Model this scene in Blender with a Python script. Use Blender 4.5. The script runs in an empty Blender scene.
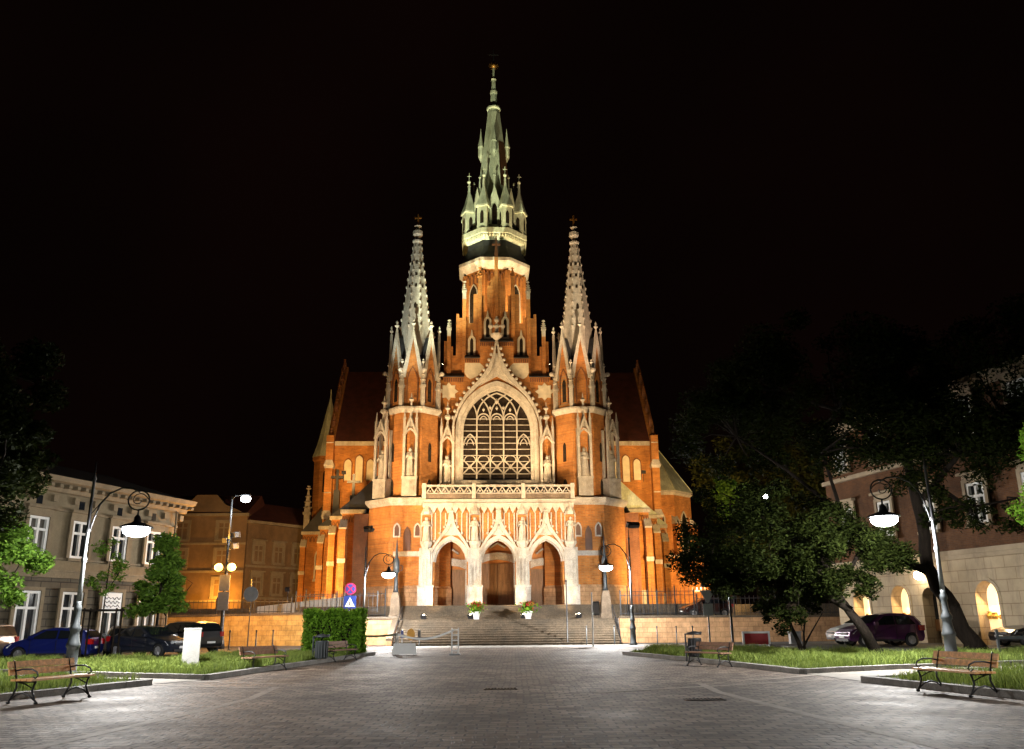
import bpy, bmesh, math, random
import numpy as np
from mathutils import Vector, Matrix

random.seed(7)
R = math.radians
scene = bpy.context.scene
COL = scene.collection

# ------------------------------------------------------------------ camera
cam_data = bpy.data.cameras.new('camera')
cam = bpy.data.objects.new('camera', cam_data)
COL.objects.link(cam)
cam_data.sensor_fit = 'HORIZONTAL'
cam_data.sensor_width = 36.0
cam_data.lens = 36.0 * 854.0 / 1024.0
cam_data.clip_start = 0.1
cam_data.clip_end = 2000.0
PITCH = math.atan(245.5 / 854.0)
cam.matrix_world = (Matrix.Translation((0, 0, 1.65)) @ Matrix.Rotation(math.pi / 2 + PITCH, 4, 'X')
                    @ Matrix.Rotation(R(-0.5), 4, 'Z'))
scene.camera = cam

# ------------------------------------------------------------------ night sky
world = bpy.data.worlds.new('World')
scene.world = world
world.use_nodes = True
wn = world.node_tree
wn.nodes.clear()
w_out = wn.nodes.new('ShaderNodeOutputWorld')
w_bg = wn.nodes.new('ShaderNodeBackground')
w_glow = wn.nodes.new('ShaderNodeBackground')
w_add = wn.nodes.new('ShaderNodeAddShader')
w_sky = wn.nodes.new('ShaderNodeTexSky')
w_sky.sky_type = 'NISHITA'
w_sky.sun_disc = False
w_sky.sun_elevation = R(-8)
w_sky.sun_rotation = R(200)
wn.links.new(w_sky.outputs[0], w_bg.inputs[0])
w_bg.inputs[1].default_value = 0.002
w_tc = wn.nodes.new('ShaderNodeTexCoord')
w_noise = wn.nodes.new('ShaderNodeTexNoise')
w_noise.inputs['Scale'].default_value = 2.2
w_noise.inputs['Detail'].default_value = 3
w_ramp = wn.nodes.new('ShaderNodeValToRGB')
w_ramp.color_ramp.elements[0].color = (0.0012, 0.0006, 0.0005, 1)
w_ramp.color_ramp.elements[1].color = (0.0032, 0.0011, 0.0008, 1)
w_ramp.color_ramp.elements[0].position = 0.3
w_ramp.color_ramp.elements[1].position = 0.75
wn.links.new(w_tc.outputs['Generated'], w_noise.inputs['Vector'])
wn.links.new(w_noise.outputs[0], w_ramp.inputs[0])
wn.links.new(w_ramp.outputs[0], w_glow.inputs[0])
w_glow.inputs[1].default_value = 1.0
wn.links.new(w_bg.outputs[0], w_add.inputs[0])
wn.links.new(w_glow.outputs[0], w_add.inputs[1])
wn.links.new(w_add.outputs[0], w_out.inputs[0])

scene.view_settings.view_transform = 'Standard'
scene.view_settings.look = 'None'
scene.view_settings.gamma = 1.0
scene.view_settings.use_curve_mapping = False
scene.view_settings.exposure = 0.0
scene.render.engine = 'CYCLES'
scene.cycles.max_bounces = 5
scene.cycles.diffuse_bounces = 3
scene.cycles.glossy_bounces = 3
scene.cycles.transmission_bounces = 3
scene.cycles.transparent_max_bounces = 6
scene.cycles.use_denoising = True
scene.cycles.sample_clamp_indirect = 4.0
scene.cycles.use_light_tree = True
scene.cycles.caustics_reflective = False
scene.cycles.caustics_refractive = False

# strengths of the lit lamps, seen and assumed (watts)
LAMP_W = 4500.0            # white lanterns of the square
LAMP_COL = (1.0, 0.98, 0.94)
SODIUM = (1.0, 0.42, 0.05)
WARM = (1.0, 0.74, 0.46)
FLOOD_COL = (1.0, 0.70, 0.38)

# ------------------------------------------------------------------ materials
def mat(name, color, rough=0.8, vary=0.0, scale=3.0, bump=0.0, bscale=None, metal=0.0, spec=0.4,
        stain=0.0, stain_col=None, coat=0.0, stretch=None, fine=0.0):
    m = bpy.data.materials.new(name)
    m.use_nodes = True
    nt = m.node_tree
    b = nt.nodes['Principled BSDF']
    b.inputs['Base Color'].default_value = (*color, 1)
    b.inputs['Roughness'].default_value = rough
    b.inputs['Metallic'].default_value = metal
    b.inputs['Specular IOR Level'].default_value = spec
    b.inputs['Coat Weight'].default_value = coat
    tc = nt.nodes.new('ShaderNodeTexCoord')
    src = tc.outputs['Object']
    if stretch:
        mp = nt.nodes.new('ShaderNodeMapping')
        mp.inputs['Scale'].default_value = stretch
        nt.links.new(src, mp.inputs['Vector'])
        src = mp.outputs['Vector']
    if vary or stain:
        n = nt.nodes.new('ShaderNodeTexNoise')
        n.inputs['Scale'].default_value = scale
        n.inputs['Detail'].default_value = 6
        n.inputs['Roughness'].default_value = 0.65
        nt.links.new(src, n.inputs['Vector'])
        rp = nt.nodes.new('ShaderNodeValToRGB')
        lo = [max(0, c * (1 - vary)) for c in color]
        hi = [min(1, c * (1 + vary)) for c in color]
        rp.color_ramp.elements[0].color = (*lo, 1)
        rp.color_ramp.elements[1].color = (*hi, 1)
        rp.color_ramp.elements[0].position = 0.32
        rp.color_ramp.elements[1].position = 0.68
        nt.links.new(n.outputs[0], rp.inputs[0])
        last = rp.outputs[0]
        if fine:
            n3 = nt.nodes.new('ShaderNodeTexNoise')
            n3.inputs['Scale'].default_value = scale * 9
            n3.inputs['Detail'].default_value = 3
            nt.links.new(tc.outputs['Object'], n3.inputs['Vector'])
            r3 = nt.nodes.new('ShaderNodeMapRange')
            r3.inputs[1].default_value = 0.3
            r3.inputs[2].default_value = 0.7
            r3.inputs[3].default_value = 1 - fine
            r3.inputs[4].default_value = 1 + fine
            nt.links.new(n3.outputs[0], r3.inputs[0])
            vm = nt.nodes.new('ShaderNodeVectorMath')
            vm.operation = 'SCALE'
            nt.links.new(last, vm.inputs[0])
            nt.links.new(r3.outputs[0], vm.inputs['Scale'])
            last = vm.outputs[0]
        if stain:
            n2 = nt.nodes.new('ShaderNodeTexNoise')
            n2.inputs['Scale'].default_value = scale * 0.45
            n2.inputs['Detail'].default_value = 8
            n2.inputs['Roughness'].default_value = 0.7
            mp2 = nt.nodes.new('ShaderNodeMapping')
            mp2.inputs['Scale'].default_value = (1.0, 1.0, 0.35)
            nt.links.new(tc.outputs['Object'], mp2.inputs['Vector'])
            nt.links.new(mp2.outputs['Vector'], n2.inputs['Vector'])
            r2 = nt.nodes.new('ShaderNodeMapRange')
            r2.inputs[1].default_value = 0.5
            r2.inputs[2].default_value = 0.68
            r2.inputs[3].default_value = 0.0
            r2.inputs[4].default_value = stain
            nt.links.new(n2.outputs[0], r2.inputs[0])
            mx = nt.nodes.new('ShaderNodeMixRGB')
            mx.inputs[2].default_value = (*(stain_col or [c * 0.3 for c in color]), 1)
            nt.links.new(r2.outputs[0], mx.inputs[0])
            nt.links.new(last, mx.inputs[1])
            last = mx.outputs[0]
        nt.links.new(last, b.inputs['Base Color'])
    if bump:
        nb = nt.nodes.new('ShaderNodeTexNoise')
        nb.inputs['Scale'].default_value = bscale or scale * 4
        nb.inputs['Detail'].default_value = 5
        nt.links.new(src, nb.inputs['Vector'])
        bp = nt.nodes.new('ShaderNodeBump')
        bp.inputs['Strength'].default_value = bump
        bp.inputs['Distance'].default_value = 0.05
        nt.links.new(nb.outputs[0], bp.inputs['Height'])
        nt.links.new(bp.outputs[0], b.inputs['Normal'])
    return m


def brick_mat(name, c1, c2, mortar, scale=1.0, bw=0.5, rh=0.14, msize=0.012, bump=0.3, rough=0.85, vary=0.35, patch=1.0, soot=0.6):
    """courses run along object z on any upright wall: u = x + y, v = z"""
    m = bpy.data.materials.new(name)
    m.use_nodes = True
    nt = m.node_tree
    b = nt.nodes['Principled BSDF']
    b.inputs['Roughness'].default_value = rough
    b.inputs['Specular IOR Level'].default_value = 0.25
    tc = nt.nodes.new('ShaderNodeTexCoord')
    sp = nt.nodes.new('ShaderNodeSeparateXYZ')
    nt.links.new(tc.outputs['Object'], sp.inputs[0])
    ad = nt.nodes.new('ShaderNodeMath')
    ad.operation = 'ADD'
    nt.links.new(sp.outputs[0], ad.inputs[0])
    nt.links.new(sp.outputs[1], ad.inputs[1])
    cb = nt.nodes.new('ShaderNodeCombineXYZ')
    nt.links.new(ad.outputs[0], cb.inputs[0])
    nt.links.new(sp.outputs[2], cb.inputs[1])
    br = nt.nodes.new('ShaderNodeTexBrick')
    br.inputs['Color1'].default_value = (*c1, 1)
    br.inputs['Color2'].default_value = (*c2, 1)
    br.inputs['Mortar'].default_value = (*mortar, 1)
    br.inputs['Scale'].default_value = scale
    br.inputs['Brick Width'].default_value = bw
    br.inputs['Row Height'].default_value = rh
    br.inputs['Mortar Size'].default_value = msize
    br.inputs['Bias'].default_value = 0.0
    nt.links.new(cb.outputs[0], br.inputs['Vector'])
    n = nt.nodes.new('ShaderNodeTexNoise')
    n.inputs['Scale'].default_value = 0.55 * patch
    n.inputs['Detail'].default_value = 9
    n.inputs['Roughness'].default_value = 0.72
    nt.links.new(tc.outputs['Object'], n.inputs['Vector'])
    mr = nt.nodes.new('ShaderNodeMapRange')
    mr.inputs[1].default_value = 0.32
    mr.inputs[2].default_value = 0.68
    mr.inputs[3].default_value = 1 - vary
    mr.inputs[4].default_value = 1 + vary * 0.7
    nt.links.new(n.outputs[0], mr.inputs[0])
    vm = nt.nodes.new('ShaderNodeVectorMath')
    vm.operation = 'SCALE'
    nt.links.new(br.outputs[0], vm.inputs[0])
    nt.links.new(mr.outputs[0], vm.inputs['Scale'])
    # soot streaks that run down the wall
    ns = nt.nodes.new('ShaderNodeTexNoise')
    ns.inputs['Scale'].default_value = 1.6 * patch
    ns.inputs['Detail'].default_value = 8
    ns.inputs['Roughness'].default_value = 0.75
    ms = nt.nodes.new('ShaderNodeMapping')
    ms.inputs['Scale'].default_value = (1.0, 1.0, 0.28)
    nt.links.new(tc.outputs['Object'], ms.inputs['Vector'])
    nt.links.new(ms.outputs['Vector'], ns.inputs['Vector'])
    rs = nt.nodes.new('ShaderNodeMapRange')
    rs.inputs[1].default_value = 0.50
    rs.inputs[2].default_value = 0.72
    rs.inputs[3].default_value = 0.0
    rs.inputs[4].default_value = soot
    nt.links.new(ns.outputs[0], rs.inputs[0])
    mxs = nt.nodes.new('ShaderNodeMixRGB')
    mxs.inputs[2].default_value = (c2[0] * 0.3, c2[1] * 0.3, c2[2] * 0.4, 1)
    nt.links.new(rs.outputs[0], mxs.inputs[0])
    nt.links.new(vm.outputs[0], mxs.inputs[1])
    nt.links.new(mxs.outputs[0], b.inputs['Base Color'])
    if bump:
        bp = nt.nodes.new('ShaderNodeBump')
        bp.inputs['Strength'].default_value = bump
        bp.inputs['Distance'].default_value = 0.02
        inv = nt.nodes.new('ShaderNodeMath')
        inv.operation = 'MULTIPLY_ADD'
        inv.inputs[1].default_value = -1
        inv.inputs[2].default_value = 1
        nt.links.new(br.outputs['Fac'], inv.inputs[0])
        nt.links.new(inv.outputs[0], bp.inputs['Height'])
        nt.links.new(bp.outputs[0], b.inputs['Normal'])
    return m


def emit(name, color, strength):
    m = bpy.data.materials.new(name)
    m.use_nodes = True
    b = m.node_tree.nodes['Principled BSDF']
    b.inputs['Base Color'].default_value = (0.8, 0.8, 0.8, 1)
    b.inputs['Emission Color'].default_value = (*color, 1)
    b.inputs['Emission Strength'].default_value = strength
    return m


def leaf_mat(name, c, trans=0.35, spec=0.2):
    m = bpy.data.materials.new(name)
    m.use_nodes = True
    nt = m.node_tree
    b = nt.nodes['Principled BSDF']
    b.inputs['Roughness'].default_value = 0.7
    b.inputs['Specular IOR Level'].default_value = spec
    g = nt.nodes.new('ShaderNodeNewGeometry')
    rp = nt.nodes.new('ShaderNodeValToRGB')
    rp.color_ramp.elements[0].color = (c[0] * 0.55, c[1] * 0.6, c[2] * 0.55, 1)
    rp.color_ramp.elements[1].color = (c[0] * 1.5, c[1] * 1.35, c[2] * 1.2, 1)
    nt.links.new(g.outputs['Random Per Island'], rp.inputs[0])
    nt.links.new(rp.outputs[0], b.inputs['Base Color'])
    t = nt.nodes.new('ShaderNodeBsdfTranslucent')
    nt.links.new(rp.outputs[0], t.inputs[0])
    mx = nt.nodes.new('ShaderNodeMixShader')
    mx.inputs[0].default_value = trans
    nt.links.new(b.outputs[0], mx.inputs[1])
    nt.links.new(t.outputs[0], mx.inputs[2])
    nt.links.new(mx.outputs[0], nt.nodes['Material Output'].inputs[0])
    return m


M = {}
M['brick'] = brick_mat('brick', (0.54, 0.20, 0.042), (0.38, 0.13, 0.028), (0.36, 0.21, 0.09), bw=0.42, rh=0.13, msize=0.014, vary=0.42, bump=0.5, soot=0.38)
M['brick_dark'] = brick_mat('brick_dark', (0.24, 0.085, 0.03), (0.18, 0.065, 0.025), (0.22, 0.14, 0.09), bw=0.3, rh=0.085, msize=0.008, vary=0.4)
M['plaster'] = mat('porch_plaster', (0.46, 0.18, 0.05), 0.85, 0.15, 2.0)
M['stone'] = mat('pale_stone', (0.47, 0.415, 0.335), 0.8, 0.2, 2.2, 0.4, 9, stain=0.7, stain_col=(0.22, 0.165, 0.11), fine=0.26)
M['stone_worn'] = mat('weathered_stone', (0.48, 0.43, 0.37), 0.85, 0.25, 1.2, 0.4, 8, stain=0.75, stain_col=(0.14, 0.12, 0.10), fine=0.18)
M['stone_dark'] = mat('dark_stone', (0.17, 0.125, 0.085), 0.85, 0.35, 2.0, 0.3, 9, stain=0.6, fine=0.25)
M['granite'] = mat('step_granite', (0.098, 0.072, 0.046), 0.8, 0.3, 1.2, 0.3, 14, stain=0.6, stain_col=(0.04, 0.033, 0.024), fine=0.35)
M['wall_stone'] = brick_mat('wall_stone', (0.56, 0.33, 0.17), (0.46, 0.26, 0.13), (0.34, 0.20, 0.10), bw=0.7, rh=0.35, msize=0.02, vary=0.35, patch=3)
M['copper'] = mat('green_copper', (0.54, 0.55, 0.38), 0.6, 0.28, 0.9, 0.15, 5, stain=0.6, stain_col=(0.14, 0.13, 0.07), stretch=(1.6, 1.6, 0.4), fine=0.15)
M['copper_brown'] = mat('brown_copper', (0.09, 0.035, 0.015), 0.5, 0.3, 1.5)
M['tile'] = mat('dark_red_tile', (0.07, 0.018, 0.012), 0.8, 0.35, 1.0, 0.3, 8)
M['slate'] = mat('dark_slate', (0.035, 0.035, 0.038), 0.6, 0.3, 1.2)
M['iron'] = mat('black_iron', (0.018, 0.018, 0.02), 0.45, 0.2, 6, spec=0.5)
M['post_grey'] = mat('grey_green_paint', (0.026, 0.031, 0.034), 0.5, 0.15, 4, spec=0.5)
M['post_pale'] = mat('pale_galvanised', (0.12, 0.128, 0.135), 0.6, 0.15, 5)
M['wood_door'] = mat('old_oak', (0.22, 0.115, 0.05), 0.6, 0.35, 2, 0.3, 12, stretch=(4, 4, 0.5))
M['bench_wood'] = mat('varnished_pine', (0.66, 0.35, 0.14), 0.42, 0.28, 1.6, 0.15, 10, stretch=(9, 1.0, 9), coat=0.15, fine=0.15)
M['bench_wood_old'] = mat('faded_slats', (0.28, 0.15, 0.09), 0.6, 0.3, 1.6, 0.15, 10, stretch=(9, 1.0, 9))
M['win_dark'] = mat('dark_leaded_glass', (0.028, 0.02, 0.014), 0.25, 0.5, 3, spec=0.4)
M['win_house'] = mat('night_window_glass', (0.012, 0.014, 0.017), 0.08, 0.3, 2, spec=0.6)
M['win_white'] = mat('white_window_paint', (0.72, 0.72, 0.70), 0.5, 0.06, 4)
M['blind_win'] = mat('cream_blind_window', (0.62, 0.52, 0.36), 0.7, 0.15, 2)
M['gold'] = mat('gilding', (0.9, 0.42, 0.10), 0.3, 0.2, 3, metal=0.8)
M['kerb'] = mat('kerb_stone', (0.21, 0.20, 0.185), 0.8, 0.25, 2.5, 0.3, 14, stain=0.4, fine=0.2)
M['soil'] = mat('lawn_soil', (0.05, 0.065, 0.02), 0.95, 0.4, 2.5, 0.5, 9)
M['asphalt'] = mat('asphalt', (0.055, 0.052, 0.05), 0.75, 0.3, 2, 0.3, 30, fine=0.2)
M['path'] = mat('path_slabs', (0.20, 0.18, 0.155), 0.75, 0.2, 1.5, 0.25, 12, stain=0.4, fine=0.2)
M['band'] = mat('pale_paving_band', (0.23, 0.195, 0.165), 0.75, 0.35, 2.5, 0.25, 16, stain=0.4, fine=0.2)
M['white'] = mat('white_paint', (0.82, 0.82, 0.82), 0.5, 0.06, 3)
M['concrete_white'] = mat('whitewashed_concrete', (0.30, 0.295, 0.28), 0.75, 0.12, 3, 0.25, 18, stain=0.35, stain_col=(0.36, 0.34, 0.31), fine=0.08)
M['sign_grey'] = mat('sign_back_grey', (0.30, 0.31, 0.32), 0.45, 0.12, 4, metal=0.3)
M['sign_blue'] = mat('sign_blue', (0.010, 0.028, 0.16), 0.4)
M['sign_red'] = mat('sign_red', (0.55, 0.02, 0.03), 0.4)
M['sign_magenta'] = mat('sign_magenta', (0.26, 0.012, 0.06), 0.4)
M['red_panel'] = mat('red_barrier_panel', (0.30, 0.015, 0.015), 0.5, 0.2, 4)
M['yellow'] = mat('ochre_plate', (0.55, 0.30, 0.05), 0.5)
M['bark'] = mat('bark', (0.016, 0.012, 0.009), 0.95, 0.45, 3, 0.9, 10, spec=0.1, stretch=(3, 3, 0.6))
M['tyre'] = mat('tyre_rubber', (0.012, 0.012, 0.012), 0.8)
M['rim'] = mat('wheel_alloy', (0.42, 0.42, 0.44), 0.35, metal=0.7)
M['car_glass'] = mat('car_glass', (0.010, 0.012, 0.014), 0.05, spec=0.6)
M['car_trim'] = mat('car_trim', (0.015, 0.015, 0.016), 0.5)
M['head_lens'] = mat('headlight_lens', (0.6, 0.62, 0.65), 0.12, spec=0.7)
M['tail_lens'] = mat('taillight_lens', (0.40, 0.012, 0.012), 0.2, spec=0.6)
M['bulb'] = emit('lit_white_lamp', (0.93, 0.97, 1.0), 26)
M['bulb_far'] = emit('lit_white_lamp_far', (0.93, 0.97, 1.0), 40)
M['bulb_sodium'] = emit('lit_sodium_globe', (1.0, 0.52, 0.10), 6)
M['bulb_warm'] = emit('lit_warm_lens', (1.0, 0.82, 0.55), 30)
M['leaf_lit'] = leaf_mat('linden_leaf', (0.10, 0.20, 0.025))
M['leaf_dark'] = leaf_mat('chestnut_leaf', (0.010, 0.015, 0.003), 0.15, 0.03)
M['leaf_hedge'] = leaf_mat('privet_leaf', (0.15, 0.31, 0.03), 0.35, 0.1)
M['leaf_olive'] = leaf_mat('olive_leaf', (0.075, 0.085, 0.018), 0.3)
M['grass'] = leaf_mat('grass_blade', (0.17, 0.235, 0.055), 0.3)

# ------------------------------------------------------------------ mesh builder
class MB:
    def __init__(self):
        self.v = []; self.f = []; self.mi = []; self.cur = 0; self.M = None; self.sm = []; self.smooth = False
    def mat(self, i): self.cur = i; return self
    def _add(self, vs, fs):
        o = len(self.v)
        if self.M is not None:
            vs = [tuple(self.M @ Vector(p)) for p in vs]
        self.v.extend(vs)
        for f in fs:
            self.f.append(tuple(o + i for i in f)); self.mi.append(self.cur); self.sm.append(self.smooth)
    def box(self, x0, x1, y0, y1, z0, z1):
        vs = [(x0,y0,z0),(x1,y0,z0),(x1,y1,z0),(x0,y1,z0),(x0,y0,z1),(x1,y0,z1),(x1,y1,z1),(x0,y1,z1)]
        self._add(vs, [(0,3,2,1),(4,5,6,7),(0,1,5,4),(1,2,6,5),(2,3,7,6),(3,0,4,7)])
    def extr(self, poly, y0, y1):
        """polygon in (x,z) pushed through y"""
        n = len(poly)
        vs = [(x, y0, z) for x, z in poly] + [(x, y1, z) for x, z in poly]
        fs = [tuple(range(n)), tuple(range(2*n-1, n-1, -1))]
        fs += [(i, n+i, n+(i+1)%n, (i+1)%n) for i in range(n)]
        self._add(vs, fs)
    def extr_x(self, poly, x0, x1):
        n = len(poly)
        vs = [(x0, y, z) for y, z in poly] + [(x1, y, z) for y, z in poly]
        fs = [tuple(range(n-1, -1, -1)), tuple(range(n, 2*n))]
        fs += [(i, (i+1)%n, n+(i+1)%n, n+i) for i in range(n)]
        self._add(vs, fs)
    def prism(self, poly, z0, z1, s1=1.0, c=(0,0)):
        n = len(poly)
        vs = [(x, y, z0) for x, y in poly] + [(c[0]+(x-c[0])*s1, c[1]+(y-c[1])*s1, z1) for x, y in poly]
        fs = [tuple(range(n-1, -1, -1)), tuple(range(n, 2*n))]
        fs += [(i, (i+1)%n, n+(i+1)%n, n+i) for i in range(n)]
        self._add(vs, fs)
    def frus(self, n, cx, cy, prof, rot=0.0, ap=False, cap=True):
        """rings of n points; prof = [(radius, z)...]; ap: radius is the apothem"""
        k = 1/math.cos(math.pi/n) if ap else 1.0
        vs = []
        for r, z in prof:
            for i in range(n):
                a = rot + 2*math.pi*(i+0.5)/n - math.pi/2
                vs.append((cx + r*k*math.cos(a), cy + r*k*math.sin(a), z))
        fs = []
        for j in range(len(prof)-1):
            for i in range(n):
                fs.append((j*n+i, j*n+(i+1)%n, (j+1)*n+(i+1)%n, (j+1)*n+i))
        if cap:
            fs.append(tuple(range(n-1, -1, -1)))
            fs.append(tuple((len(prof)-1)*n+i for i in range(n)))
        self._add(vs, fs)
    def tube(self, pts, r, n=6, cap=True):
        pts = [Vector(p) for p in pts]
        m = len(pts)
        rs = r if isinstance(r, (list, tuple)) else [r]*m
        vs = []; prev = None
        for i, p in enumerate(pts):
            d = (pts[min(i+1, m-1)] - pts[max(i-1, 0)])
            if d.length < 1e-9: d = Vector((0,0,1))
            d.normalize()
            if prev is None:
                a = Vector((0,0,1)) if abs(d.z) < 0.9 else Vector((1,0,0))
                u = d.cross(a).normalized()
            else:
                u = (prev - d*prev.dot(d))
                u = u.normalized() if u.length > 1e-6 else d.orthogonal().normalized()
            prev = u
            w = d.cross(u)
            for k in range(n):
                t = 2*math.pi*(k+0.5)/n
                vs.append(tuple(p + u*(rs[i]*math.cos(t)) + w*(rs[i]*math.sin(t))))
        fs = []
        for j in range(m-1):
            for i in range(n):
                fs.append((j*n+i, j*n+(i+1)%n, (j+1)*n+(i+1)%n, (j+1)*n+i))
        if cap:
            fs.append(tuple(range(n-1, -1, -1))); fs.append(tuple((m-1)*n+i for i in range(n)))
        self._add(vs, fs)
    def quad(self, a, b, c, d): self._add([a,b,c,d], [(0,1,2,3)])
    def poly(self, pts): self._add(list(pts), [tuple(range(len(pts)))])
    def ball(self, c, r, n=10, m=6, sz=1.0):
        prof = []
        self.frus(n, c[0], c[1], [(max(0.001, r*math.sin(math.pi*j/m)), c[2]-r*sz*math.cos(math.pi*j/m)) for j in range(m+1)])
    def build(self, name, mats, parent=None, smooth=None, loc=None, rz=0.0):
        me = bpy.data.meshes.new(name)
        me.from_pydata(self.v, [], self.f)
        if not isinstance(mats, (list, tuple)): mats = [mats]
        for m in mats: me.materials.append(M[m] if isinstance(m, str) else m)
        if len(mats) > 1: me.polygons.foreach_set('material_index', self.mi)
        if any(self.sm): me.polygons.foreach_set('use_smooth', self.sm)
        me.update()
        bm = bmesh.new(); bm.from_mesh(me)
        bmesh.ops.recalc_face_normals(bm, faces=bm.faces)
        bm.to_mesh(me); bm.free()
        o = bpy.data.objects.new(name, me)
        COL.objects.link(o)
        if parent: o.parent = parent
        if loc: o.location = loc
        o.rotation_euler.z = rz
        return o


def tag(o, label=None, cat=None, group=None, kind=None):
    if label: o['label'] = label
    if cat: o['category'] = cat
    if group: o['group'] = group
    if kind: o['kind'] = kind
    return o


def thing(name, label, cat, loc=(0,0,0), rz=0.0, group=None):
    o = bpy.data.objects.new(name, None)
    o.empty_display_size = 0.3
    COL.objects.link(o)
    o.location = loc; o.rotation_euler.z = rz
    return tag(o, label, cat, group)


def copy_tree(o, parent=None):
    c = o.copy(); COL.objects.link(c)
    if parent: c.parent = parent
    for ch in list(o.children): copy_tree(ch, c)
    return c


def light(name, kind, loc, watts, color, parent=None, aim=None, spot=None, blend=0.5, size=0.1):
    d = bpy.data.lights.new(name, kind)
    d.energy = watts; d.color = color
    d.shadow_soft_size = size
    if kind == 'SPOT':
        d.spot_size = R(spot); d.spot_blend = blend
    o = bpy.data.objects.new(name, d)
    COL.objects.link(o)
    o.location = loc
    if aim is not None:
        o.rotation_euler = (Vector(aim) - Vector(loc)).to_track_quat('-Z', 'Y').to_euler()
    if parent: o.parent = parent
    return o


def arch_pts(cx, hw, zs, za, n=8):
    """pointed arch from left springing over the apex to right springing, in (x,z)"""
    h = za - zs
    # circle through (hw,0) and (0,h) with centre on z=0
    c = (hw*hw - h*h) / (2*hw)          # centre x (right arc): distance to (hw,0) equals distance to (0,h)
    rad = hw - c
    a1 = math.atan2(h, -c)
    right = [(c + rad*math.cos(a1*i/n), rad*math.sin(a1*i/n)) for i in range(n+1)]
    left = [(-x, z) for x, z in right]
    pts = left + right[::-1][1:]
    return [(cx + x, zs + z) for x, z in pts]


def arch_window_poly(cx, hw, z0, zs, za, n=6):
    return [(cx-hw, z0)] + arch_pts(cx, hw, zs, za, n) + [(cx+hw, z0)]


def arch_ring(mb, cx, hw, zs, za, w, y0, y1, z0=None, n=10):
    """moulding of width w round a pointed arch, jambs down to z0"""
    inn = arch_pts(cx, hw, zs, za, n)
    out = arch_pts(cx, hw+w, zs, za+w*1.25, n)
    if z0 is not None:
        inn = [(cx-hw, z0)] + inn + [(cx+hw, z0)]
        out = [(cx-hw-w, z0)] + out + [(cx+hw+w, z0)]
    for i in range(len(inn)-1):
        mb.extr([inn[i], out[i], out[i+1], inn[i+1]], y0, y1)


def arch_wall(mb, x0, x1, z0, z1, arches, y0, y1, n=10):
    """wall slab with pointed openings that start at z0; arches = [(cx,hw,zs,za)...] sorted"""
    x = x0
    for cx, hw, zs, za in arches:
        mb.box(x, cx-hw, y0, y1, z0, z1)
        pts = arch_pts(cx, hw, zs, za, n)
        for i in range(len(pts)-1):
            (xa, za_), (xb, zb_) = pts[i], pts[i+1]
            mb.extr([(xa, za_), (xb, zb_), (xb, z1), (xa, z1)], y0, y1)
        x = cx+hw
    mb.box(x, x1, y0, y1, z0, z1)


def pinnacle(mb, x, y, z0, h, r, rot=0.0):
    """slender crocketed gothic pinnacle with finial"""
    mb.frus(4, x, y, [(r, z0), (r, z0+h*0.42)], rot)
    mb.frus(4, x, y, [(r*1.35, z0+h*0.40), (r*1.35, z0+h*0.45)], rot)
    mb.frus(4, x, y, [(r*1.05, z0+h*0.45), (r*0.22, z0+h*0.92)], rot)
    for t in (0.55, 0.66, 0.77):
        rr = r*(1.05-(t-0.45)/0.47*0.83)+r*0.35
        mb.frus(4, x, y, [(rr*0.6, z0+h*(t-0.02)), (rr, z0+h*t), (rr*0.5, z0+h*(t+0.025))], rot+math.pi/4)
    mb.frus(6, x, y, [(r*0.2, z0+h*0.90), (r*0.75, z0+h*0.93), (r*0.3, z0+h*0.96), (r*0.45, z0+h*0.98), (0.01, z0+h)], rot)


def cross(mb, x, y, z0, h, t, d=None):
    d = d or t
    mb.box(x-t, x+t, y-d, y+d, z0, z0+h)
    for s in (-1, 1):
        mb.box(x+s*t*1.02 if s > 0 else x-h*0.3, x+h*0.3 if s > 0 else x-t*1.02, y-d*0.9, y+d*0.9, z0+h*0.58, z0+h*0.58+2*t)


def statue_mb(h, seed=0, arms=1):
    """robed standing figure, foot at the origin, facing -y"""
    rnd = random.Random(seed)
    mb = MB(); mb.smooth = True
    sx = rnd.uniform(-0.02, 0.02)*h
    prof = [(0.15,0),(0.155,0.03),(0.13,0.2),(0.125,0.4),(0.115,0.5),(0.105,0.58),(0.125,0.68),(0.135,0.78),(0.12,0.825),(0.06,0.85),(0.045,0.87)]
    n = 12; vs = []; fs = []
    for j, (r, z) in enumerate(prof):
        for i in range(n):
            a = 2*math.pi*i/n
            fold = 1+0.10*math.sin(5*a+seed)*(1-z)**0.5
            vs.append((sx*z+r*h*math.cos(a)*1.1*fold, r*h*math.sin(a)*0.8*fold, z*h))
    for j in range(len(prof)-1):
        for i in range(n):
            fs.append((j*n+i, j*n+(i+1)%n, (j+1)*n+(i+1)%n, (j+1)*n+i))
    fs.append(tuple(range(n-1,-1,-1))); fs.append(tuple((len(prof)-1)*n+i for i in range(n)))
    mb._add(vs, fs)
    mb.ball((sx, -0.012*h, 0.925*h), 0.062*h, 10, 8, 1.2)
    mb.ball((sx, -0.072*h, 0.92*h), 0.012*h, 5, 4, 1.4)
    for s in (-1, 1):
        el = (sx+s*0.16*h, -0.05*h, 0.62*h)
        hd = (sx+s*rnd.uniform(0.02, 0.07)*h, -0.15*h, rnd.uniform(0.62, 0.74)*h)
        mb.tube([(sx+s*0.12*h, 0, 0.79*h), el, hd], [0.045*h, 0.042*h, 0.028*h], 7)
        mb.ball(hd, 0.03*h, 6, 5)
    if arms:
        mb.tube([(sx+0.09*h, -0.17*h, 0.1*h), (sx+0.07*h, -0.17*h, 0.98*h)], 0.012*h, 5)
    return mb
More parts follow.
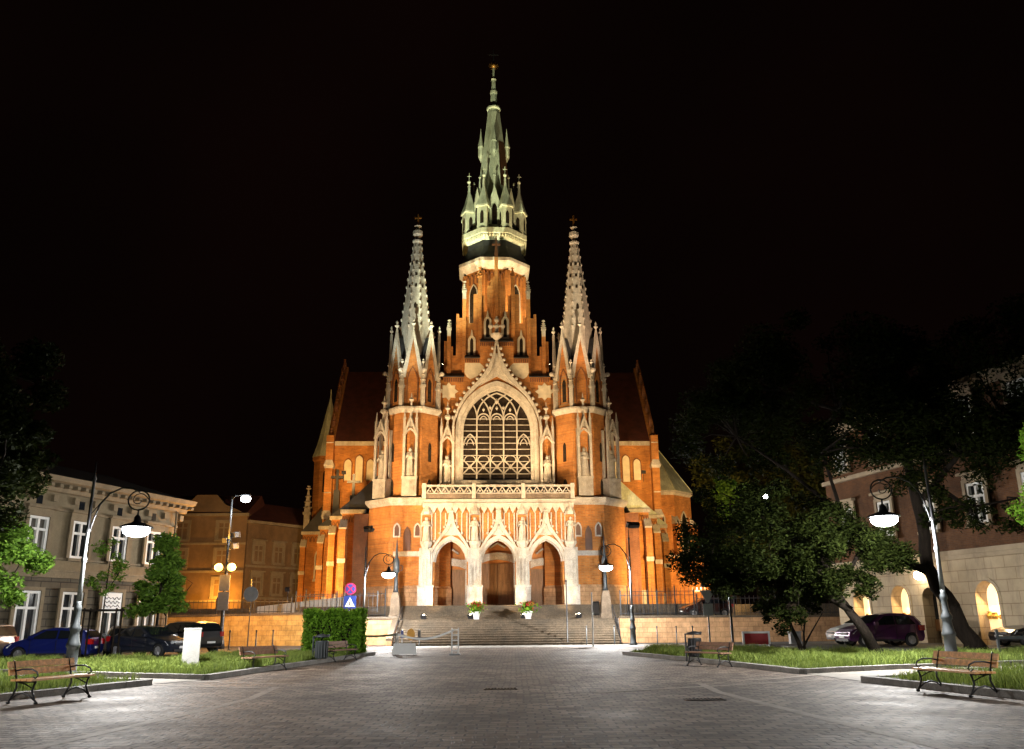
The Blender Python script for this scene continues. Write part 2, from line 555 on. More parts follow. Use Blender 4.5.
# ================================================================== ground
def sheet(name, polys, z, m, kind='structure', thick=0.0):
    mb = MB()
    for p in polys:
        if thick: mb.prism(p, z-thick, z)
        else: mb.poly([(x, y, z) for x, y in p])
    o = mb.build(name, m)
    o['kind'] = kind
    return o

sheet('ground', [[(-400,-120),(400,-120),(400,700),(-400,700)]], -0.012, 'asphalt')

# paving of small setts
def paver_mat():
    m = bpy.data.materials.new('sett_paving')
    m.use_nodes = True
    nt = m.node_tree; b = nt.nodes['Principled BSDF']
    tc = nt.nodes.new('ShaderNodeTexCoord')
    wob = nt.nodes.new('ShaderNodeTexNoise'); wob.inputs['Scale'].default_value = 0.9; wob.inputs['Detail'].default_value = 3
    nt.links.new(tc.outputs['Object'], wob.inputs['Vector'])
    wm = nt.nodes.new('ShaderNodeVectorMath'); wm.operation = 'MULTIPLY_ADD'
    wm.inputs[1].default_value = (0.24, 0.24, 0); 
    nt.links.new(wob.outputs['Color'], wm.inputs[0]); nt.links.new(tc.outputs['Object'], wm.inputs[2])
    br = nt.nodes.new('ShaderNodeTexBrick')
    br.inputs['Color1'].default_value = (0.245, 0.195, 0.158, 1)
    br.inputs['Color2'].default_value = (0.062, 0.043, 0.032, 1)
    br.inputs['Mortar'].default_value = (0.018, 0.014, 0.011, 1)
    br.inputs['Scale'].default_value = 1.0
    br.inputs['Brick Width'].default_value = 0.32
    br.inputs['Row Height'].default_value = 0.26
    br.inputs['Mortar Size'].default_value = 0.024
    br.inputs['Mortar Smooth'].default_value = 0.4
    nt.links.new(wm.outputs[0], br.inputs['Vector'])
    n = nt.nodes.new('ShaderNodeTexNoise'); n.inputs['Scale'].default_value = 0.35; n.inputs['Detail'].default_value = 8; n.inputs['Roughness'].default_value = 0.7
    nt.links.new(tc.outputs['Object'], n.inputs['Vector'])
    mr = nt.nodes.new('ShaderNodeMapRange')
    mr.inputs[1].default_value = 0.3; mr.inputs[2].default_value = 0.7; mr.inputs[3].default_value = 0.5; mr.inputs[4].default_value = 1.35
    nt.links.new(n.outputs[0], mr.inputs[0])
    vm = nt.nodes.new('ShaderNodeVectorMath'); vm.operation = 'SCALE'
    nt.links.new(br.outputs[0], vm.inputs[0]); nt.links.new(mr.outputs[0], vm.inputs['Scale'])
    n4 = nt.nodes.new('ShaderNodeTexNoise'); n4.inputs['Scale'].default_value = 3.2; n4.inputs['Detail'].default_value = 6; n4.inputs['Roughness'].default_value = 0.8
    nt.links.new(tc.outputs['Object'], n4.inputs['Vector'])
    r4 = nt.nodes.new('ShaderNodeMapRange'); r4.inputs[1].default_value = 0.54; r4.inputs[2].default_value = 0.70; r4.inputs[3].default_value = 0.0; r4.inputs[4].default_value = 0.75
    nt.links.new(n4.outputs[0], r4.inputs[0])
    m4 = nt.nodes.new('ShaderNodeMixRGB'); m4.inputs[2].default_value = (0.045, 0.034, 0.026, 1)
    nt.links.new(r4.outputs[0], m4.inputs[0]); nt.links.new(vm.outputs[0], m4.inputs[1])
    nt.links.new(m4.outputs[0], b.inputs['Base Color'])
    rr = nt.nodes.new('ShaderNodeMapRange'); rr.inputs[1].default_value = 0.3; rr.inputs[2].default_value = 0.7; rr.inputs[3].default_value = 0.85; rr.inputs[4].default_value = 0.6
    nt.links.new(n.outputs[0], rr.inputs[0]); nt.links.new(rr.outputs[0], b.inputs['Roughness'])
    b.inputs['Specular IOR Level'].default_value = 0.35
    fine = nt.nodes.new('ShaderNodeTexNoise'); fine.inputs['Scale'].default_value = 9; fine.inputs['Detail'].default_value = 4
    nt.links.new(tc.outputs['Object'], fine.inputs['Vector'])
    ma = nt.nodes.new('ShaderNodeMath'); ma.operation = 'MULTIPLY_ADD'; ma.inputs[1].default_value = -1.0
    nt.links.new(br.outputs['Fac'], ma.inputs[0]); nt.links.new(fine.outputs[0], ma.inputs[2])
    bp = nt.nodes.new('ShaderNodeBump'); bp.inputs['Strength'].default_value = 1.0; bp.inputs['Distance'].default_value = 0.025
    nt.links.new(ma.outputs[0], bp.inputs['Height']); nt.links.new(bp.outputs[0], b.inputs['Normal'])
    return m
M['setts'] = paver_mat()

# edges of the square (world metres); left edge and right edge run away from the camera
LE = [(-13.2, -6), (-12.9, 16.0), (-11.35, 21.2), (-10.2, 25.2)]
LE2 = [(-9.28, 27.1), (-8.2, 36.5), (-7.2, 45.6)]
RE = [(11.6, -6), (11.2, 16.0), (10.4, 19.3), (9.25, 23.9)]
RE2 = [(8.79, 27.5), (7.1, 36.3), (5.3, 43.0)]
plaza = LE + [(-9.7, 26.2)] + LE2 + [(-8.6, 50), (-13, 60.6), (12, 60.6), (9, 50)] + RE2[::-1] + [(9.0, 25.8)] + RE[::-1]
sheet('plaza_paving', [plaza], 0.0, 'setts')
# stretch of pale slabs in front of the stairs
sheet('crossing_paving', [[(-8.4, 56.0), (-8.6, 60.4), (9.0, 60.4), (8.6, 56.0)]], 0.004, 'kerb')

def strip(name, pts, w, z, m):
    mb = MB()
    n = len(pts)
    L_, R_ = [], []
    for i in range(n):
        a = Vector(pts[max(i-1, 0)]); c = Vector(pts[min(i+1, n-1)])
        d = (c-a).normalized(); nn = Vector((-d.y, d.x))*(w/2)
        L_.append(Vector(pts[i])+nn); R_.append(Vector(pts[i])-nn)
    for i in range(n-1):
        mb.poly([(R_[i].x, R_[i].y, z), (R_[i+1].x, R_[i+1].y, z), (L_[i+1].x, L_[i+1].y, z), (L_[i].x, L_[i].y, z)])
    o = mb.build(name, m); o['kind'] = 'structure'
    return o

strip('paving_band', [(6.1, 8.0), (5.58, 12.1), (5.1, 17), (4.73, 21.1), (4.9, 24.0)], 0.22, 0.004, 'band')
strip('paving_band', [(-7.0, 8.0), (-6.64, 12.9), (-6.1, 18), (-5.93, 20.4), (-6.3, 24.0)], 0.22, 0.004, 'band')
strip('paving_band', [(1.9, 21.3), (5.4, 23.1), (8.9, 25.0), (10.3, 26.0)], 0.26, 0.008, 'band')
strip('paving_band', [(6.4, 24.9), (7.5, 25.6), (8.6, 26.6), (10.0, 27.7)], 0.26, 0.008, 'band')
strip('paving_band', [(-6.2, 23.4), (-9.2, 24.7), (-10.6, 25.6)], 0.26, 0.008, 'band')
strip('paving_band', [(-6.2, 24.8), (-8.9, 26.2), (-10.2, 27.0)], 0.26, 0.008, 'band')

# small iron drain grates let into the setts
for x, y, lab in ((-0.35, 22.6, 'small dark drain grate in the paving straight ahead'), (4.0, 19.2, 'small dark drain grate in the paving by the right paving band')):
    r_ = bpy.data.objects.new('drain_grate', None); COL.objects.link(r_); r_.location = (x, y, 0.004); tag(r_, lab, 'drain')
    mb = MB(); mb.box(-0.42, 0.42, -0.2, -0.16, 0, 0.012); mb.box(-0.42, 0.42, 0.16, 0.2, 0, 0.012); mb.box(-0.42, -0.38, -0.16, 0.16, 0, 0.012); mb.box(0.38, 0.42, -0.16, 0.16, 0, 0.012); mb.build('frame', 'iron', r_)
    mb = MB()
    for k in range(9): mb.box(-0.35+0.08*k, -0.31+0.08*k, -0.16, 0.16, 0, 0.010)
    mb.build('bars', 'iron', r_)

# side paths between the lawns
sheet('path', [[(9.25, 24.05), (8.83, 27.35), (11.9, 29.1), (24, 33.5), (26, 30.5), (12.6, 25.4)]], 0.012, 'path')
sheet('path', [[(-10.2, 25.35), (-9.3, 26.95), (-12.5, 29.0), (-24, 34), (-25, 31.6), (-13, 26.9)]], 0.012, 'path')

# side streets
sheet('street', [[(-60, 36), (-16.0, 36.8), (-13, 60.3), (-60, 60.3)]], 0.0, 'asphalt')
sheet('street', [[(60, 34), (17, 36.8), (9.2, 50), (12.2, 60.3), (60, 60.3)]], 0.0, 'asphalt')
sheet('street', [[(13.5, 39.5), (60, 36), (60, 58), (13.5, 52)]], 0.30, 'asphalt', thick=0.3)

# lawns with kerbs ------------------------------------------------------
def kerb(name, pts, w=0.28, h=0.15):
    mb = MB()
    for i in range(len(pts)-1):
        a = Vector(pts[i]); b = Vector(pts[i+1]); d = (b-a); L_ = d.length; d.normalize(); nn = Vector((-d.y, d.x))*w/2
        k = max(1, int(L_/1.0)); 
        for j in range(k):
            p = a+d*(L_*j/k+0.006); q = a+d*(L_*(j+1)/k-0.006)
            mb.prism([(p-nn)[:], (q-nn)[:], (q+nn)[:], (p+nn)[:]], -0.01, h+random.uniform(-0.006, 0.006))
    o = mb.build(name, 'kerb'); o['kind'] = 'structure'
    return o

lawns = {
 'lf': [(-13.1, 10.0), (-12.9, 16.0), (-11.35, 21.2), (-10.35, 25.0), (-13.2, 26.6), (-27, 32.6), (-30, 26), (-26, 10)],
 'lr': [(-9.5, 27.25), (-8.35, 36.5), (-7.4, 45.4), (-9.5, 48.2), (-15.2, 37.6), (-22, 36.0), (-24.5, 35.0)],
 'rf': [(11.3, 10.0), (11.2, 16.0), (10.5, 19.3), (9.4, 23.75), (12.8, 25.1), (27, 30.4), (30, 24), (26, 10)],
 'rr': [(8.95, 27.65), (7.25, 36.3), (5.5, 42.9), (8.0, 46.5), (13.3, 43.0), (13.5, 39.0), (24, 36.6), (25, 34.4), (12.0, 29.3)],
}
kerb('kerb', LE[1:] , 0.26); kerb('kerb', [(-10.2, 25.2), (-13.2, 26.75), (-27, 32.8)])
kerb('kerb', [(-24.5, 34.8), (-9.28, 27.1)]); kerb('kerb', LE2)
kerb('kerb', [(-7.2, 45.6), (-9.5, 48.4)])
kerb('kerb', RE[1:]); kerb('kerb', [(9.25, 23.9), (12.8, 25.2), (27, 30.6)])
kerb('kerb', [(8.79, 27.5), (12.0, 29.15), (25, 34.2)]); kerb('kerb', RE2)
kerb('kerb', [(5.3, 43.0), (8.0, 46.7)])

def in_poly(x, y, poly):
    c = np.zeros(x.shape, bool); n = len(poly); j = n-1
    for i in range(n):
        xi, yi = poly[i]; xj, yj = poly[j]
        t = ((yi > y) != (yj > y)) & (x < (xj-xi)*(y-yi)/(yj-yi+1e-12)+xi)
        c ^= t; j = i
    return c

def fast_mesh(name, verts, faces, m):
    """faces: (n,k) index array"""
    me = bpy.data.meshes.new(name)
    k = faces.shape[1]; nf = len(faces)
    me.vertices.add(len(verts)); me.vertices.foreach_set('co', verts.astype(np.float32).ravel())
    me.loops.add(nf*k); me.loops.foreach_set('vertex_index', faces.astype(np.int32).ravel())
    me.polygons.add(nf); me.polygons.foreach_set('loop_start', np.arange(0, nf*k, k, dtype=np.int32))
    me.polygons.foreach_set('loop_total', np.full(nf, k, np.int32))
    me.materials.append(M[m] if isinstance(m, str) else m)
    me.update(calc_edges=True); me.validate()
    return me

def grass(poly, n, seed, z=0.12, hmax=0.40):
    rg = np.random.default_rng(seed)
    P_ = np.array(poly); lo = P_.min(0); hi = P_.max(0)
    x = rg.uniform(lo[0], hi[0], n*4); y = rg.uniform(lo[1], hi[1], n*4)
    ok = in_poly(x, y, poly); x = x[ok]; y = y[ok]
    # tufts: shift density with a cheap noise
    t = np.sin(x*1.9+0.7*np.sin(y*1.3))+np.sin(y*2.3+1.1*np.sin(x*0.9))+0.6*np.sin(x*5.1+y*3.7)
    keep = rg.uniform(-1.9, 1.6, x.shape) < t+0.6
    x = x[keep][:n]; y = y[keep][:n]; t = t[keep][:n]
    k = len(x)
    h = hmax*(0.45+0.2*np.clip(t, -1, 2))*rg.uniform(0.55, 1.35, k)
    a = rg.uniform(0, 2*np.pi, k); w = rg.uniform(0.006, 0.013, k)
    lean = rg.uniform(0.1, 0.75, k)*h; b = rg.uniform(0, 2*np.pi, k)
    z0 = np.full(k, z)
    v = np.zeros((k, 5, 3))
    dx, dy = np.cos(a)*w, np.sin(a)*w
    lx, ly = np.cos(b)*lean, np.sin(b)*lean
    v[:,0] = np.stack([x-dx, y-dy, z0-0.02], 1); v[:,1] = np.stack([x+dx, y+dy, z0-0.02], 1)
    v[:,2] = np.stack([x+dx*0.8+lx*0.35, y+dy*0.8+ly*0.35, z0+h*0.62], 1)
    v[:,3] = np.stack([x-dx*0.8+lx*0.35, y-dy*0.8+ly*0.35, z0+h*0.62], 1)
    v[:,4] = np.stack([x+lx, y+ly, z0+h*0.97], 1)
    o5 = np.arange(k)[:,None]*5
    tri = np.concatenate([o5+[0,1,2], o5+[0,2,3], o5+[3,2,4]])
    me = fast_mesh('grass', v.reshape(-1,3), tri, 'grass')
    o = bpy.data.objects.new('grass', me); COL.objects.link(o)
    o['kind'] = 'stuff'; o['category'] = 'grass'
    return o

glab = {'lf': 'shaggy green grass behind the front left bench', 'lr': 'lit green grass between the parked cars and the rear left benches',
        'rf': 'long green grass behind the front right bench', 'rr': 'long green grass under the dark leaning tree'}
for i, (k, p) in enumerate(lawns.items()):
    o = sheet('lawn', [p], 0.12, 'soil', thick=0.12)
    g = grass(p, 60000 if k in ('lf', 'rf') else 64000, 11+i)
    g['label'] = glab[k]
# ================================================================== church
church = thing('church', 'floodlit red brick gothic church with two pale stone spires and a tall green copper spire', 'church',
               (-1.27, 72.0, 0.0), R(2.4))
TZ = 2.8
def cpart(mb, name, m, parent=None, **k): return mb.build(name, m, parent or church, **k)

# ---- porch -------------------------------------------------------------
ARC = [(-3.87, 1.30, 6.2, 7.95), (0.0, 1.36, 6.2, 8.0), (3.87, 1.30, 6.2, 7.95)]
mb = MB()
arch_wall(mb, -6.2, 6.2, TZ, 10.62, ARC, -1.5, -0.9)
mb.box(-6.2, 6.2, -0.9, 3.2, 9.3, 10.1)                 # vault slab
mb.mat(1)
for x in (-6.05, -2.2, 2.2, 6.05):                      # passage walls between the three portals
    mb.box(x-0.36, x+0.36, -0.9, 2.7, TZ, 9.3)
mb.box(-6.2, 6.2, 2.7, 3.2, TZ, 9.3)
porch = cpart(mb, 'porch_wall', ['brick', 'plaster'])
for cx, hw, zs, za in ARC:
    mb = MB(); arch_ring(mb, cx, hw, zs, za, 0.26, -1.66, -0.95, None)
    arch_ring(mb, cx, hw-0.10, zs, za-0.1, 0.10, -1.40, -0.98, None)
    cpart(mb, 'portal_arch', 'stone', porch)
    # ogee gable with crockets over the arch
    mb = MB()
    L_ = [(-1.62, 7.05), (-1.25, 7.75), (-0.8, 8.4), (-0.45, 8.9), (-0.26, 9.4), (-0.17, 10.2)]
    I_ = [(-1.42, 7.05), (-1.1, 7.62), (-0.66, 8.2), (-0.25, 8.65), (-0.1, 9.0), (-0.02, 10.2)]
    for s in (-1, 1):
        for i in range(len(L_)-1):
            mb.extr([(cx+s*L_[i][0], L_[i][1]), (cx+s*L_[i+1][0], L_[i+1][1]), (cx+s*I_[i+1][0], I_[i+1][1]), (cx+s*I_[i][0], I_[i][1])], -1.74, -1.5)
        for i in range(1, 5):
            mb.ball((cx+s*(L_[i][0]-0.09*1), -1.64, L_[i][1]+0.08), 0.12, 6, 5)
    mb.extr([(cx-0.8, 8.3), (cx+0.8, 8.3), (cx, 9.3)], -1.6, -1.5)
    mb.frus(4, cx, -1.62, [(0.2, 9.2), (0.14, 10.1), (0.3, 10.2), (0.3, 10.32), (0.1, 10.36), (0.02, 10.95)])
    cpart(mb, 'portal_gable', 'stone', porch)
# stone piers with statues
for i, x in enumerate((-5.86, -1.93, 1.93, 5.86)):
    mb = MB()
    w = 0.62
    mb.mat(1); mb.box(x-w, x+w, -1.95, -0.85, TZ, 4.2); mb.mat(0)
    mb.box(x-w-0.05, x+w+0.05, -2.0, -1.7, 4.2, 4.34)
    mb.box(x-w*0.86, x+w*0.86, -1.82, -0.88, 4.34, 7.3)
    for s in (-0.3, 0, 0.3): mb.box(x+s-0.07, x+s+0.07, -1.9, -1.815, 4.4, 6.9)
    mb.extr([(x-0.36, 6.4), (x+0.36, 6.4), (x+0.36, 7.0), (x, 7.35), (x-0.36, 7.0)], -1.93, -1.8)
    mb.frus(8, x, -1.62, [(0.30, 7.2), (0.52, 7.62), (0.52, 7.8), (0.42, 7.82)])
    cpart(mb, 'portal_pier', ['stone', 'stone_worn'], porch)
    st = statue_mb(1.95, i+3)
    cpart(st, 'statue', 'stone', porch, loc=(x, -1.68, 7.82))
    mb = MB()
    mb.frus(6, x, -1.6, [(0.42, 9.95), (0.42, 10.2), (0.3, 10.45), (0.05, 11.0)])
    for s in (-1, 1): mb.tube([(x+s*0.42, -1.58, 7.8), (x+s*0.42, -1.58, 10.1)], 0.055, 5)
    cpart(mb, 'statue_canopy', 'stone', porch)
# pale ribs on the brick above the arches
mb = MB()
for x0 in (-3.87, 0, 3.87):
    for dx in (-1.28, -0.86, -0.46, 0.46, 0.86, 1.28):
        z0 = 8.95 - (abs(dx)-0.4)*1.55
        mb.box(x0+dx-0.045, x0+dx+0.045, -1.59, -1.5, max(7.5, z0), 10.12)
cpart(mb, 'blind_ribs', 'stone', porch)
# frieze of pointed zigzags, cornice, parapet
mb = MB()
n = 21
for i in range(n):
    x = -6.2+12.4*i/n; w = 12.4/n
    mb.extr([(x, 10.9), (x, 10.6), (x+w/2, 10.05), (x+w, 10.6), (x+w, 10.9)], -1.72, -1.5)
mb.box(-6.2, 6.2, -1.5, 3.0, 10.62, 10.9)
cpart(mb, 'frieze', 'stone', porch)
mb = MB()
mb.extr_x([(-1.5, 10.90), (-1.8, 10.98), (-2.0, 11.08), (-2.0, 11.18), (-1.7, 11.24), (3.0, 11.24), (3.0, 10.90)], -6.35, 6.35)
cpart(mb, 'cornice', 'stone', porch)
mb = MB()
mb.box(-6.3, 6.3, -1.88, -1.62, 12.22, 12.38)
mb.box(-6.2, 6.2, -1.8, -1.7, 11.66, 11.74)
for j in range(3):
    xa = -6.1+4.07*j; k = 6
    mb.box(xa-0.16, xa+0.16, -1.92, -1.58, 11.24, 12.5)
    for i in range(k):
        x = xa+0.2+3.67*i/k; w = 3.67/k
        mb.tube([(x, -1.75, 11.74), (x+w/2, -1.75, 12.22), (x+w, -1.75, 11.74)], 0.085, 4)
        mb.ball((x+w/2, -1.75, 11.88), 0.09, 5, 4)
mb.box(5.94, 6.26, -1.92, -1.58, 11.24, 12.5)
for s in (-1, 1):
    for i in range(4): mb.tube([(s*6.2, -1.6+i*0.7, 11.4), (s*6.2, -1.25+i*0.7, 12.15), (s*6.2, -0.9+i*0.7, 11.4)], 0.07, 4)
    mb.box(s*6.2-0.12, s*6.2+0.12, -1.6, 1.0, 12.18, 12.36)
cpart(mb, 'balcony_parapet', 'stone', porch)
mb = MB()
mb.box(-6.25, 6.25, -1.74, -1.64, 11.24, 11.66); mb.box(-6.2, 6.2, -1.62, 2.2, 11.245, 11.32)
cpart(mb, 'parapet_base', 'stone_dark', porch)  # darker stone here puts the recess shade into the colour
mb = MB(); mb.extr_x([(2.0, 11.3), (2.0, 12.75), (2.62, 13.1), (3.0, 13.1), (3.0, 11.3)], -5.0, 5.0); cpart(mb, 'lead_ledge', 'slate', porch)
# doors in their carved surrounds
for cx, hw, zt in ((-3.87, 1.12, 5.75), (0.0, 1.36, 6.25), (3.87, 1.12, 5.75)):
    mb = MB()
    mb.box(cx-hw-0.24, cx-hw, 2.45, 2.72, TZ, zt); mb.box(cx+hw, cx+hw+0.24, 2.45, 2.72, TZ, zt)
    pts = [(cx-hw-0.24, zt), (cx-hw*0.6, zt+0.28), (cx, zt+0.38), (cx+hw*0.6, zt+0.28), (cx+hw+0.24, zt)]
    mb.extr(pts+[(cx+hw+0.24, zt+0.75), (cx, zt+1.0), (cx-hw-0.24, zt+0.75)], 2.40, 2.72)
    mb.box(cx-hw-0.3, cx+hw+0.3, 2.36, 2.5, zt+0.74, zt+0.86) if hw < 1.2 else None
    mb.tube([(cx-hw*0.5, 2.5, zt+1.35), (cx, 2.5, zt+1.75), (cx+hw*0.5, 2.5, zt+1.35)], 0.09, 5)
    cpart(mb, 'door_surround', 'stone', porch)
    mb = MB()
    for s in (-1, 1):
        mb.box(cx+(s*hw if s < 0 else 0.015), cx+(-0.015 if s < 0 else hw), 2.55, 2.66, TZ, zt+0.05)
        for r0, r1 in ((0.2, 0.95), (1.1, 1.85), (2.0, 2.7)):
            xa, xb = sorted((cx+s*0.12, cx+s*(hw-0.12)))
            if TZ+r1 < zt:
                for px0, px1, pz0, pz1 in ((xa, xb, r0, r0+0.07), (xa, xb, r1-0.07, r1), (xa, xa+0.07, r0+0.07, r1-0.07), (xb-0.07, xb, r0+0.07, r1-0.07)):
                    mb.box(px0, px1, 2.50, 2.55, TZ+pz0, TZ+pz1)
    cpart(mb, 'portal_door', 'wood_door', porch)
# notice banner beside the right door
mb = MB(); 
for k in range(5): mb.box(5.12, 5.5, 1.9, 1.96, 3.1+k*0.62, 3.6+k*0.62)
mb.extr([(5.02, 6.2), (5.62, 6.2), (5.32, 7.1)], 1.9, 1.96)
cpart(mb, 'carved_shrine', 'copper_brown', porch)

# ---- wall with the great window ---------------------------------------
WS, WA, WB = 17.9, 21.95, 13.45
mb = MB()
mb.box(-6.2, 6.2, 3.0, 3.6, 9.3, WB)
mb.box(-6.2, 6.2, 3.2, 20.0, 10.1, 11.2)
arch_wall(mb, -6.2, 6.2, WB, 22.7, [(0, 3.45, WS, WA)], 3.0, 3.6, 14)
facade = cpart(mb, 'facade_wall', 'brick')
mb = MB()
arch_ring(mb, 0, 3.3, WS, WA+0.1, 0.40, 2.72, 3.1, WB, 16)
arch_ring(mb, 0, 3.0, WS, WA-0.2, 0.32, 2.9, 3.3, WB, 16)
mb.box(-3.75, 3.75, 2.66, 3.3, WB-0.3, WB)
cpart(mb, 'window_frame', 'stone', facade)
mb = MB(); mb.extr(arch_window_poly(0, 3.3, WB, WS, WA-0.2, 14), 3.38, 3.44)
cpart(mb, 'window_glass', 'win_dark', facade)
mb = MB()
HW = 3.0; WAI = 21.72
xs = [-HW, -1.8, -0.6, 0.6, 1.8, HW]
hh = WAI-WS; cc = (HW*HW-hh*hh)/(2*HW); RAD = HW-cc          # radius shared by the outer arch and all tracery arcs
def inside(x, z):
    if z <= WS: return abs(x) <= HW
    return (abs(x)-cc)**2+(z-WS)**2 <= RAD**2*1.001
ZS = 19.15
R2 = RAD*0.62
for x in xs[1:-1]: mb.tube([(x, 3.22, WB), (x, 3.22, ZS)], 0.085, 4)
for i in range(11):
    z_ = WB+0.12+0.555*i; w_ = HW if z_ < WS else cc+math.sqrt(RAD*RAD-(z_-WS)**2)
    mb.box(-w_, w_, 3.26, 3.32, z_-0.03, z_+0.03)
for x in xs[1:-1]:                                      # intersecting arcs springing from every mullion
    for s in (-1, 1):
        pts = []
        for k in range(26):
            t = math.radians(k*3.0); q = (x+s*(R2-R2*math.cos(t)), ZS+R2*math.sin(t))
            if not inside(*q): break
            pts.append((q[0], 3.2, q[1]))
        if len(pts) > 2: mb.tube(pts, 0.075, 4)
def arc3(cx, hw, zs, za, y=3.2, r=0.075, n=5):
    mb.tube([(x, y, z) for x, z in arch_pts(cx, hw, zs, za, n)], r, 4)
for i in range(5):
    m_ = (xs[i]+xs[i+1])/2
    if 0 < i < 4:
        arc3(m_, 0.55, 19.0, 19.6); arc3(m_, 0.3, 19.0, 19.35, r=0.05)
for s in (-1, 1): arc3(s*2.4, 0.56, 16.7, 17.7); arc3(s*2.4, 0.3, 16.7, 17.3, r=0.05)
for cx, cz, rr in ((0, 20.75, 0.28), (-0.6, 20.15, 0.2), (0.6, 20.15, 0.2), (0, 20.1, 0.18), (-1.2, 19.95, 0.18), (1.2, 19.95, 0.18)):
    mb.frus(4, cx, 3.2, [(0.02, cz-rr), (rr*0.9, cz), (0.02, cz+rr)])
zx = WB+0.68
for i in range(5):                                      # crossed quatrefoil band
    a, b = xs[i], xs[i+1]; m_ = (a+b)/2
    mb.tube([(a, 3.2, zx), (b, 3.2, zx+1.25)], 0.075, 4); mb.tube([(a, 3.2, zx+1.25), (b, 3.2, zx)], 0.075, 4)
    mb.frus(4, m_, 3.2, [(0.02, zx+0.4), (0.22, zx+0.62), (0.02, zx+0.85)])
    arc3(m_, 0.5, zx+1.2, zx+1.62, r=0.05, n=3)
cpart(mb, 'window_tracery', 'stone', facade)
# ogee hood with crockets
mb = MB()
O_ = [(3.95, 17.9), (3.85, 19.0), (3.45, 20.2), (2.8, 21.3), (2.0, 22.2), (1.3, 23.0), (0.75, 23.9), (0.38, 24.9), (0.14, 26.1)]
I_ = [(3.88, 17.9), (3.72, 18.9), (3.3, 20.0), (2.65, 21.05), (1.85, 21.9), (1.05, 22.6), (0.5, 23.5), (0.2, 24.6), (0.0, 26.1)]
for s in (-1, 1):
    for i in range(len(O_)-1):
        mb.extr([(s*I_[i][0], I_[i][1]), (s*O_[i][0], O_[i][1]), (s*O_[i+1][0], O_[i+1][1]), (s*I_[i+1][0], I_[i+1][1])], 2.45, 2.95)
    for i in range(1, 8):
        for t in (0.0, 0.5):
            x = O_[i][0]+(O_[i+1][0]-O_[i][0])*t; z = O_[i][1]+(O_[i+1][1]-O_[i][1])*t
            mb.ball((s*(x+0.12), 2.55, z+0.10), 0.17, 6, 5)
mb.extr([(-1.6, 22.1), (0, 23.0), (1.6, 22.1), (0.55, 23.6), (0.15, 25.2), (-0.15, 25.2), (-0.55, 23.6)], 2.75, 2.98)
mb.frus(6, 0, 2.6, [(0.22, 25.9), (0.12, 26.4), (0.55, 26.75), (0.6, 26.95), (0.2, 27.1), (0.16, 27.6)])
for dx, dz in ((-0.55, 27.75), (0.55, 27.75), (0, 27.75), (0, 28.35)): mb.ball((dx, 2.6, dz), 0.24, 6, 5)
mb.tube([(-0.6, 2.6, 27.75), (0.6, 2.6, 27.75)], 0.1, 5); mb.tube([(0, 2.6, 27.4), (0, 2.6, 28.7)], 0.1, 5)
cpart(mb, 'ogee_hood', 'stone', facade)
# cream tracery patches in the brick beside the hood
def star(cx, cz, r, r2, n=8):
    return [(cx+(r if i % 2 == 0 else r2)*math.cos(math.pi*i/n), cz+(r if i % 2 == 0 else r2)*math.sin(math.pi*i/n)) for i in range(2*n)]
for s in (-1, 1):
    mb = MB(); mb.extr(star(s*4.35, 21.6, 0.85, 0.6), 2.93, 3.0); cpart(mb, 'cream_panel', 'blind_win', facade)
    mb = MB(); mb.extr([(s*2.9, 24.3), (s*1.55, 24.3), (s*1.15, 23.9), (s*1.7, 23.1), (s*2.4, 22.75), (s*2.75, 23.0), (s*2.95, 23.4)], 2.93, 2.995); cpart(mb, 'cream_panel', 'blind_win', facade)

# ---- stepped gable -----------------------------------------------------
mb = MB()
def stepped(prof, y0, y1):
    for s in (-1, 1):
        for (xa, xb, z) in prof: 
            a, b = sorted((s*xa, s*xb)); mb.box(a, b, y0, y1, 22.7, z)
stepped([(2.95, 4.9, 22.95), (1.55, 2.95, 24.75), (0, 1.55, 26.35)], 2.95, 3.6)
mb2 = mb
stepped([(4.55, 4.85, 26.6), (4.05, 4.55, 26.1), (3.75, 4.05, 25.2), (3.5, 3.75, 29.3), (3.1, 3.5, 28.9), (2.85, 3.1, 30.3), (2.55, 2.85, 29.0),
         (2.15, 2.55, 28.4), (1.75, 2.15, 31.3), (1.4, 1.75, 32.0), (1.1, 1.4, 31.2), (0.85, 1.1, 29.6), (0.55, 0.85, 32.2), (0.3, 0.55, 32.8), (0, 0.3, 33.1)], 3.6, 4.2)
# thin lesenes
for s in (-1, 1):
    for x, z in ((4.4, 27.3), (3.0, 31.0), (1.55, 32.6)):
        mb.box(s*x-0.17, s*x+0.17, 3.3, 3.6, 22.8, z)
    for x0, x1, z in ((3.0, 4.9, 23.0), (1.6, 2.95, 24.8)):
        a, b = sorted((s*x0, s*x1))
mb.box(-0.17, 0.17, 3.35, 3.6, 26.4, 35.0)
gable = cpart(mb, 'stepped_gable', 'brick')
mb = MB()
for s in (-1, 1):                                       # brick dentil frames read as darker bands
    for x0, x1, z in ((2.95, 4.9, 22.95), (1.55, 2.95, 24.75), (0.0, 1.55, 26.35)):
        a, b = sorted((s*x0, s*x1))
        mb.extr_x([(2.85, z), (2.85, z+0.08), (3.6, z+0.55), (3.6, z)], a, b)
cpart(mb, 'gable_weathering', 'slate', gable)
mb = MB()
for s in (-1, 1):
    for k in range(9):
        x = s*(3.1+0.2*k); mb.box(x-0.06, x+0.06, 2.88, 2.95, 22.5, 22.85)
    for k in range(7): x = s*(1.65+0.2*k); mb.box(x-0.06, x+0.06, 2.88, 2.95, 24.35, 24.65)
    for k in range(8): x = s*(0.1+0.2*k); mb.box(x-0.06, x+0.06, 2.88, 2.95, 25.95, 26.25)
cpart(mb, 'brick_dentils', 'brick_dark', gable)
